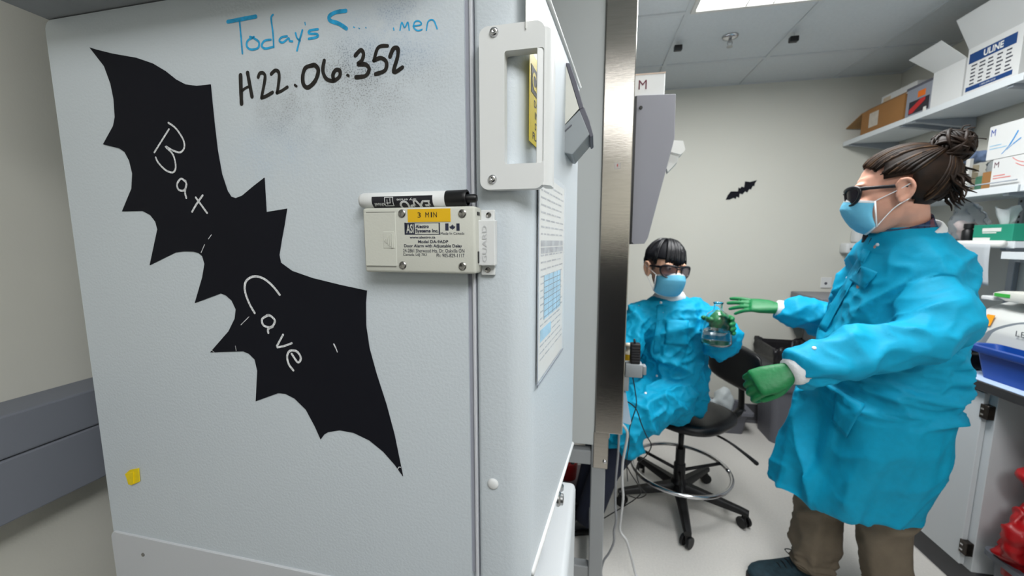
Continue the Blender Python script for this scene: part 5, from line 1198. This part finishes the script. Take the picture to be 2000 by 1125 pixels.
# fingers curl round the right-hand side of the cone, thumb on the far left side
bm = B(); hz = .092
vr = ray(1398, 640).normalized(); vr = V((vr.x, vr.y, 0)).normalized(); sr = V((vr.y, -vr.x, 0))     # away from the viewer / to the right
def cone_r(z): return rad_in(z)+.0022
def wrap(z, a, off): r_ = cone_r(z)+off; return FC+vr*(r_*math.cos(a))+sr*(r_*math.sin(a))+V((0, 0, z))
for k, (z, a1_, rd) in enumerate(((.108, 1.95, .0088), (.089, 2.15, .0092), (.070, 2.15, .0088), (.052, 1.95, .0080))):
    pts = [wrap(z, a_, rd+.001+(.012 if a_ < .3 else 0)) for a_ in (.12, .5, .9, 1.3, 1.65, a1_)]
    tube(spline(pts, 3), lerps([rd*1.15, rd*1.12, rd*1.08, rd, rd*.95, rd*.82], 3), 10, bm, round_=True)
pts = [wrap(.086, a_, .013) for a_ in (-.15, -.5, -.8, -1.05)]; pts[-1] += V((0, 0, .012)); pts[-2] += V((0, 0, .006))
tube(spline(pts, 3), lerps([.014, .0125, .011, .009], 3), 10, bm, round_=True)
pc = wrap(.080, .05, .024); wr_ = J['lw']+fd*.03
ball(pc, (.040, .022, .044), bm, 18); tube([pc, pc.lerp(wr_, .5), wr_-fd*.02], [.034, .030, .030], 16, bm, round_=True)
part('glove', remesh(bm, .0034, 1), m_glove, pB, smooth=True)
# trousers and shoes
m_navyt = mat('navy_trousers', (26, 32, 52), .8, bump=.2, bscale=120, vary=.1, vscale=20)
for k, an, nm in (('lk', 'la', 0), ('rk', 'ra', 1)):
    P = spline([J[k]+V((.0, .02, -.08)), J[k].lerp(J[an], .5)+V((-.01, 0, 0)), J[an]+V((0, 0, -.02))], 5)
    part('trouser_leg', tube(P, lerps([.072, .066, .062], 5), 18, fn=lambda a_, s: 1+.04*math.sin(5*a_+9*s)), m_navyt, pB, smooth=True)
m_bshoe = mat('black_leather', (20, 22, 28), .35, bump=.06, bscale=90, vary=.1, vscale=20)
def shoe(heel, toe, parent, m, sole, laces=None, w=.046, h=.075):
    heel = V(heel); toe = V(toe); d = (toe-heel); L = d.length; d.normalize(); s = V((-d.y, d.x, 0)); z = V((0, 0, 1))
    prof = [(0, .62, .70), (.06, .80, .98), (.20, .80, 1.15), (.34, .82, 1.02), (.48, .92, .82), (.62, 1.0, .66), (.78, 1.0, .56), (.90, .82, .47), (.97, .52, .36), (1.0, .22, .24)]
    rg = [ring(heel+d*(L*f)+z*(.018+h*hh*.5), s, z, w*ww, h*hh*.5, 18, 2.6) for f, ww, hh in prof]
    u_ = part('shoe', loft(rg), m, parent, smooth=True)
    rs_ = [ring(heel+d*(L*(f*1.03-.015))+z*.0115, s, z, w*ww*1.07, .0108, 18, 4) for f, ww, hh in prof]
    part('sole', loft(rs_), sole, u_, angle=40)
    if laces:
        for k in range(4):
            f = .40+.065*k; c = heel+d*(L*f)+z*(.018+h*(1.02-.1*k-.02)); part('lace', tube(spline([c-s*.026-z*.010, c+z*.0015, c+s*.026-z*.010], 4), .0026, 6), laces, u_, smooth=True)
        c = heel+d*(L*.34)+z*(.018+h*1.05)
        for sg in (-1, 1): part('lace', tube(spline([c, c+s*.02*sg+d*.01+z*.022, c+s*.045*sg+d*.025+z*.006, c+s*.02*sg+d*.02], 4), .0022, 6), laces, u_, smooth=True)
    return u_
m_sole = mat('black_rubber', (18, 18, 19), .7, vary=.1, vscale=30)
shoe((.075, 1.83, 0), (-.20, 1.76, 0), pB, m_bshoe, m_sole); shoe((.07, 1.945, 0), (-.21, 1.91, 0), pB, m_bshoe, m_sole)
# ================================================================== STANDING PERSON
HA = at(1750, 376, 1.20)
vd = V((ray(1752, 376).x, ray(1752, 376).y, 0)).normalized(); rA = V((vd.y, -vd.x, 0))
fdir = (-rA-vd*.06).normalized()
MA = basis(fdir.x, fdir.y, -.12, 0, 0, 1.015, HA)
pA = thing('person', 'standing person with a brown hair bun, blue gown and khaki trousers', 'person', (1.03, 1.58, 0))
NA = V((.995, 1.468, 1.462))
J = dict(ls=V((1.010, 1.385, 1.315)), le=at(1805, 655, 1.07), lw=at(1556, 722, 1.10), rs=V((1.00, 1.620, 1.300)), re=at(1650, 632, 1.62), rw=at(1526, 604, 1.70),
         rh=V((1.02, 1.60, .90)), rk=V((.955, 1.66, .47)), ra=V((.962, 1.690, .09)), lh=V((1.06, 1.46, .90)), lk=V((1.100, 1.540, .45)), la=V((1.150, 1.550, .09)))
bm = B()
head_shape(bm, MA, [NA+V((.0, 0, -.05)), NA.lerp(HA, .35)+V((.012, 0, 0)), HA+V((.018, -.006, -.04))], [.070, .058, .058])
tube([NA+V((0, 0, -.03)), V((1.02, 1.48, 1.25)), V((1.03, 1.50, 1.05)), V((1.04, 1.53, .92))], [.09, .125, .12, .12], 18, bm, round_=True)
for s, e, w_ in (('rs', 're', 'rw'), ('ls', 'le', 'lw')): tube([NA.lerp(J[s], .3)+V((0, 0, -.06)), J[s], J[e], J[w_]], [.055, .052, .040, .028], 12, bm, round_=True)
for h, k, an in (('lh', 'lk', 'la'), ('rh', 'rk', 'ra')): tube([V((1.04, 1.53, .92)).lerp(J[h], .5), J[h], J[k], J[an]], [.10, .078, .055, .038], 12, bm, round_=True)
part('body', remesh(bm, .0046, 2), m_skinA, pA, smooth=True)
eyes(MA, pA); glasses(MA, pA, m_lensd, .0046); face_mask(MA, pA)
# ------------------------------------------------------------------ hair pulled back into a bun
def hairmat(name, rgb, light):
    m = mat(name, rgb, .55, vary=.35, vscale=26, spec=.22); nt = m.node_tree
    r = [n for n in nt.nodes if n.type == 'VALTORGB'][0]; r.color_ramp.elements[1].color = (*lin(light), 1); r.color_ramp.elements[1].position = .75; return m
m_hairA = hairmat('brown_hair', (17, 11, 8), (46, 31, 21)); m_hairA2 = hairmat('brown_hair_light', (36, 25, 17), (92, 68, 47))
kA = lambda p: (p.x < .030+.35*max(0, p.z-.06) and p.z > .035-.0*p.x) or (p.z > .098 and p.x < .075) or (p.x < -.026 and p.z > -.072+.7*max(0, p.x+.06))
hA_ = part('hair', cap(MA, (-.018, 0, .038), (.108, .084, .094), kA, .005), m_hairA, pA, smooth=True)
cH = V((-.016, 0, .038)); rH = V((.112, .087, .097)); BUN = V((-.114, 0, .106)); BR = .046
random.seed(23); bmD = B(); bmL = B()
def strand(start, bmx, k=1.0, r=.0038, low=False):
    pts = []
    for f in (0, .2, .4, .6, .8, 1): pts.append(onell(start.lerp(BUN+V((.02, start.y*.25, -.01)), f), (k+(.05*min(1, f*2) if low else 0))*(1+.012*math.sin(f*9+start.y*80))))
    tube(spline(pts, 2), lerps([r*.45, r, r*1.1, r, r*.9, r*.7], 2), 5, bmx)
for i in range(150):        # front hairline
    s = random.uniform(-1, 1); y = .066*s; z = .102-.034*abs(s)**1.5+random.uniform(-.006, .008); x = .074-.030*s*s
    strand(V((x, y, z)), bmL if random.random() < .45 else bmD, random.uniform(.955, 1.0), random.uniform(.0020, .0036), True)
for i in range(130):        # sides, in front of and above the ears
    sg = random.choice((-1, 1)); f = random.random(); strand(V((.040-.075*f, .086*sg, .058-.018*f*f+random.uniform(-.008, .01))), bmL if random.random() < .18 else bmD, random.uniform(1.0, 1.05), random.uniform(.0028, .0046))
for i in range(150):        # behind the ears and nape, swept up
    a = random.uniform(-1, 1)*1.15; strand(V((-.030-.082*math.cos(a), .090*math.sin(a), -.062+random.uniform(-.018, .04))), bmL if random.random() < .12 else bmD, random.uniform(1.0, 1.06), random.uniform(.0028, .0048))
bmD.transform(MA); bmL.transform(MA); part('hair_strands', bmD, m_hairA, hA_, smooth=True); part('light_strands', bmL, m_hairA2, hA_, smooth=True)
bm = ball(BUN, BR*.90, None, 18)
for i in range(60):
    ax_ = V((random.gauss(0, 1), random.gauss(0, 1), random.gauss(0, .7))).normalized(); x, y, z = frame(ax_); a0_ = random.uniform(0, 6.28); rr_ = BR*random.uniform(.92, 1.08); off = random.uniform(-.5, .5)*BR
    c0 = math.sqrt(max(.05, 1-(off/BR)**2))
    tube([BUN+ax_*off+(x*math.cos(a0_+q)+y*math.sin(a0_+q))*rr_*c0 for q in [k*.28 for k in range(10)]], lerps([.002, .0052, .0052, .002], 3), 6, bm)
bm.transform(MA); bun = part('bun', bm, m_hairA, hA_, smooth=True)
bm = tube([BUN+V((.030, 0, -.026))+(V((.65, 0, .76))*math.cos(q)+V((0, 1, 0))*math.sin(q))*.030 for q in [2*math.pi*k/20 for k in range(21)]], .0035, 8); bm.transform(MA); part('hair_tie', bm, m_knit, bun, smooth=True)
bm = B()
for i in range(60):         # loose curls at the back of the head
    s = V((-.100+random.uniform(-.02, .01), random.uniform(-.055, .055), random.uniform(.0, .085))); d = V((-random.uniform(.01, .045), random.uniform(-.02, .02), -random.uniform(.03, .095))); ph = random.uniform(0, 6); am = random.uniform(.004, .010)
    pts = [s+d*f+V((math.sin(f*9+ph), math.cos(f*8+ph), 0))*am*f for f in (0, .2, .4, .6, .8, 1)]
    tube(spline(pts, 2), lerps([.003, .0042, .004, .0034, .0026, .001], 2), 5, bm)
for i in range(10):         # flyaways round the bun
    d0 = V((random.gauss(0, 1), random.gauss(0, 1), random.gauss(.4, 1))).normalized(); s = BUN+d0*BR*.95
    tube(spline([s, s+d0*.010+V((0, 0, .004)), s+d0*.016+V((-.008, .004, -.004))], 3), [.0016]*7, 5, bm)
bm.transform(MA); part('loose_curls', bm, m_hairA, hA_, smooth=True)['kind'] = 'stuff'
# stubble shadow of hair before the ear is part of the skin; ------------- shirt collar
def plaid():
    m = mat('plaid_shirt', (34, 52, 86), .8, bump=.2, bscale=200); nt = m.node_tree; N = nt.nodes; L = nt.links; tc = N.new('ShaderNodeTexCoord'); prev = None
    for ax_, col, sc_ in ((0, (16, 20, 34), 60), (2, (70, 100, 130), 70), (1, (120, 60, 60), 28)):
        sp = N.new('ShaderNodeSeparateXYZ'); L.new(tc.outputs['Object'], sp.inputs[0]); mu = N.new('ShaderNodeMath'); mu.operation = 'MULTIPLY'; mu.inputs[1].default_value = sc_; L.new(sp.outputs[ax_], mu.inputs[0])
        fr = N.new('ShaderNodeMath'); fr.operation = 'FRACT'; L.new(mu.outputs[0], fr.inputs[0]); gt = N.new('ShaderNodeMath'); gt.operation = 'GREATER_THAN'; gt.inputs[1].default_value = .72; L.new(fr.outputs[0], gt.inputs[0])
        h = N.new('ShaderNodeMath'); h.operation = 'MULTIPLY'; h.inputs[1].default_value = .6; L.new(gt.outputs[0], h.inputs[0])
        mx = N.new('ShaderNodeMix'); mx.data_type = 'RGBA'; L.new(h.outputs[0], mx.inputs[0])
        if prev: L.new(prev, mx.inputs[6])
        else: mx.inputs[6].default_value = (*lin((34, 52, 86)), 1)
        mx.inputs[7].default_value = (*lin(col), 1); prev = mx.outputs[2]
    L.new(prev, N['Principled BSDF'].inputs['Base Color']); return m
tz = (HA-NA).normalized(); cx_ = (fdir-tz*fdir.dot(tz)).normalized(); cy_ = tz.cross(cx_)
part('shirt_collar', loft([ring(NA+tz*dz-cx_*.004, cx_, cy_, a_, b_, 36) for dz, a_, b_ in ((-.03, .086, .083), (.005, .078, .076), (.040, .072, .071), (.058, .070, .069), (.056, .066, .065), (-.03, .078, .074))], cap=False), plaid(), pA, smooth=True)
bm = B(); q0 = NA+cx_*.085
for sg in (-1, 1): prism([q0+tz*.035+cy_*.005*sg, q0+tz*.030+cy_*.045*sg-cx_*.02, q0-tz*.012+cy_*.050*sg+cx_*.004, q0-tz*.040+cy_*.018*sg+cx_*.022], cx_*.004, bm)
part('collar_point', bm, mat('dark_collar', (20, 24, 36), .8, bump=.2, bscale=150), pA)
# ------------------------------------------------------------------ gown
X3, Y3 = V((1, 0, 0)), V((0, 1, 0))
bm = B(); lev = [(1.492, .998, 1.468, .078, .080), (1.465, 1.003, 1.470, .095, .100), (1.42, 1.014, 1.474, .105, .138), (1.37, 1.022, 1.478, .118, .165), (1.25, 1.024, 1.486, .138, .182), (1.10, 1.022, 1.498, .160, .195), (.95, 1.022, 1.512, .172, .200), (.80, 1.020, 1.528, .180, .205), (.65, 1.012, 1.550, .188, .205), (.56, 1.000, 1.568, .192, .200), (.500, .990, 1.580, .192, .195)]
def skirt(z): 
    k = max(0, min(1, (1.0-z)/.5))
    return lambda a: 1+k*(.050*math.sin(5*a+.6)+.035*math.sin(9*a+2.0)+.018*math.sin(17*a))
rows = []
for i in range(len(lev)-1):
    for q in range(3 if i > 2 else 1):
        f = q/(3 if i > 2 else 1); z, cx, cy, a_, b_ = [lev[i][j]+(lev[i+1][j]-lev[i][j])*f for j in range(5)]
        rows.append(ring((cx, cy, z), X3, Y3, a_, b_, 64, 2.2, skirt(z)))
z, cx, cy, a_, b_ = lev[-1]
last = ring((cx, cy, z), X3, Y3, a_, b_, 64, 2.2, skirt(z))
rows.append([p+V((0, 0, .012*math.sin(3*k*2*math.pi/64+1)+.007*math.sin(11*k*2*math.pi/64))) for k, p in enumerate(last)])
loft(rows, bm)
# open front flap swinging forward
ff = [at(1655, 545, 1.40), at(1606, 640, 1.46), at(1566, 740, 1.49), at(1540, 830, 1.52), at(1512, 928, 1.55), at(1508, 942, 1.552)]
for i in range(1):
    pr_ = []
    for k, p in enumerate(ff):
        inner = V((1.0, 1.56, p.z)); d = (p-inner); d.z = 0; n_ = V((-d.y, d.x, 0)).normalized(); w_ = .030+.012*k
        pr_.append([inner+n_*.10, inner.lerp(p, .55)+n_*(w_+.03), p+n_*w_*.55, p-d.normalized()*-.004, p-n_*w_*.55, inner.lerp(p, .55)-n_*(w_+.03), inner-n_*.10])
    loft(pr_, bm)
tube(spline([J['ls']+V((-.01, .06, .0)), J['ls']+V((.0, -.01, -.02)), J['ls'].lerp(J['le'], .55)+V((.015, -.01, 0)), J['le']+V((.01, 0, 0)), J['le'].lerp(J['lw'], .45), J['lw']-(J['lw']-J['le']).normalized()*.026], 5), lerps([.074, .074, .073, .072, .064, .055], 5), 22, bm, round_=True)
tube(spline([J['rs']+V((.0, -.05, .0)), J['rs']+V((0, .02, -.02)), J['rs'].lerp(J['re'], .6), J['re'], J['re'].lerp(J['rw'], .45), J['rw']-(J['rw']-J['re']).normalized()*.040], 5), lerps([.078, .078, .076, .074, .066, .055], 5), 22, bm, round_=True)
def foldsA(p, n):
    down = max(0, min(1, (1.08-p.z)/.2)); up = 1-down
    qa = V((p.x*4.6+p.z*1.6, p.y*4.6, p.z*(4.5-2.9*down)))+V((2.3, 7, 1)); qb = V((p.x*8-p.z*4, p.y*8+p.z*3, p.z*(8-4*down)))+V((5, 1, 8)); qc = V((p.x*15, p.y*15, p.z*(18-8*down)))
    w_ = (.026*down+.018*up)*(crease(qa)-.3)+(.008*down+.013*up)*(crease(qb)-.3)+(.002*down+.005*up)*crease(qc)
    if p.z > 1.40: w_ *= max(.12, 1-(p.z-1.40)*12)
    return p+n*w_
gA = part('gown', remesh(bm, .0070, 3, deform=foldsA), m_gown, pA, smooth=True)
sf = Surf(gA)
for x, y in ((1655, 543), (1621, 612), (1590, 680)): snap(sf, x, y, gA, .0055)
snap(sf, 1714, 478, gA, .0055)
patch_on(sf, ((1634, 762), (1690, 790), (1655, 856), (1628, 822)), m_gown, gA, 'hip_pocket', .004)
patch_on(sf, ((1684, 520), (1716, 532), (1690, 566), (1660, 546)), m_gown, gA, 'chest_pocket', .004)
patch_on(sf, ((1688, 486), (1702, 490), (1614, 648), (1600, 640)), m_gown, gA, 'placket', .003, 14)
part('neckband', loft([ring(NA+tz*dz-cx_*.006, (cx_+tz*-.25).normalized(), cy_, a_, a_*.98, 36) for dz, a_ in ((-.026, .093), (-.012, .096), (.004, .091), (.011, .086), (.011, .083), (-.024, .088))], cap=False), m_knit, pA, smooth=True)
# cuffs and gloves
fl = (J['lw']-J['le']).normalized(); fr_ = (J['rw']-J['re']).normalized()
part('cuff', tube([J['lw']-fl*.02, J['lw']+fl*.012, J['lw']+fl*.024], [.044, .041, .036], 18), m_knit, pA, smooth=True)
part('cuff', tube([J['rw']-fr_*.02, J['rw']+fr_*.012, J['rw']+fr_*.020], [.040, .038, .036], 18), m_knit, pA, smooth=True)
w0 = J['lw']+fl*.020; tip = at(1478, 748, 1.12); d_ = (tip-w0).normalized()
part('glove', remesh(hand_shape(w0, d_, V((0, -.75, .62)), [(.8, .95, .6), (.85, 1.0, .65), (.9, 1.0, .65), (.95, 1.0, .7)], .05, left=True, thumb=(.75, .42, -.35), L=.98), .0034, 2), m_glove, pA, smooth=True)
w1 = J['rw']+fr_*.016; tip = at(1436, 592, 1.78); d_ = (tip-w1).normalized()
part('glove', remesh(hand_shape(w1, d_, V((.05, -.55, .83)), [(-.02, .14, .12), (.05, .14, .12), (.14, .2, .14), (.25, .25, .15)], .09, thumb=(.72, .62, -.40), L=1.02), .0034, 2), m_glove, pA, smooth=True)
# trousers
m_khaki = mat('khaki_cotton', (112, 101, 86), .85, bump=.25, bscale=140, vary=.08, vscale=25)
def trouser(h, k, an, amp):
    P = spline([h, h.lerp(k, .5), k, k.lerp(an, .5), an+V((0, 0, .05)), an+V((-.004, 0, .0))], 8); n_ = len(P)
    R = lerps([.098, .092, .080, .074, .076, .072], 8)
    def fn(a_, s): return 1+.03*math.sin(4*a_+8*s)+(amp*max(0, (s-.72)/.28))*math.sin(s*95+1.6*math.sin(a_*2)+a_)+.02*math.sin(23*s+2*a_)
    bm = tube(spline(P, 2), lerps(R, 2), 40, fn=fn)
    for v_ in bm.verts:
        q = v_.co; low = max(0, min(1, (.32-q.z)/.25)); c_ = h.lerp(an, max(0, min(1, (h.z-q.z)/(h.z-an.z)))); d_ = (q-c_); d_.z = 0
        if d_.length > .01 and q.z < .56: v_.co = q+d_.normalized()*(.020*(crease(V((q.x*9, q.y*9, q.z*(7+10*low)))+V((4, 2, 9)))-.35)+.010*low*(crease(V((q.x*14, q.y*14, q.z*26)))-.3))
    return part('trouser_leg', bm, m_khaki, pA, smooth=True)
trouser(J['rh'], J['rk'], J['ra'], .10); trouser(J['lh'], J['lk'], J['la'], .08)
m_tshoe = mat('teal_knit_shoe', (28, 52, 62), .75, bump=.4, bscale=160, vary=.25, vscale=60); m_lace = mat('dark_lace', (22, 30, 36), .7, vary=.1, vscale=60)
s1 = shoe((1.015, 1.715, 0), (.715, 1.665, 0), pA, m_tshoe, m_sole, m_lace, .048, .080)
shoe((1.215, 1.575, 0), (.925, 1.515, 0), pA, m_tshoe, m_sole, m_lace, .048, .080)
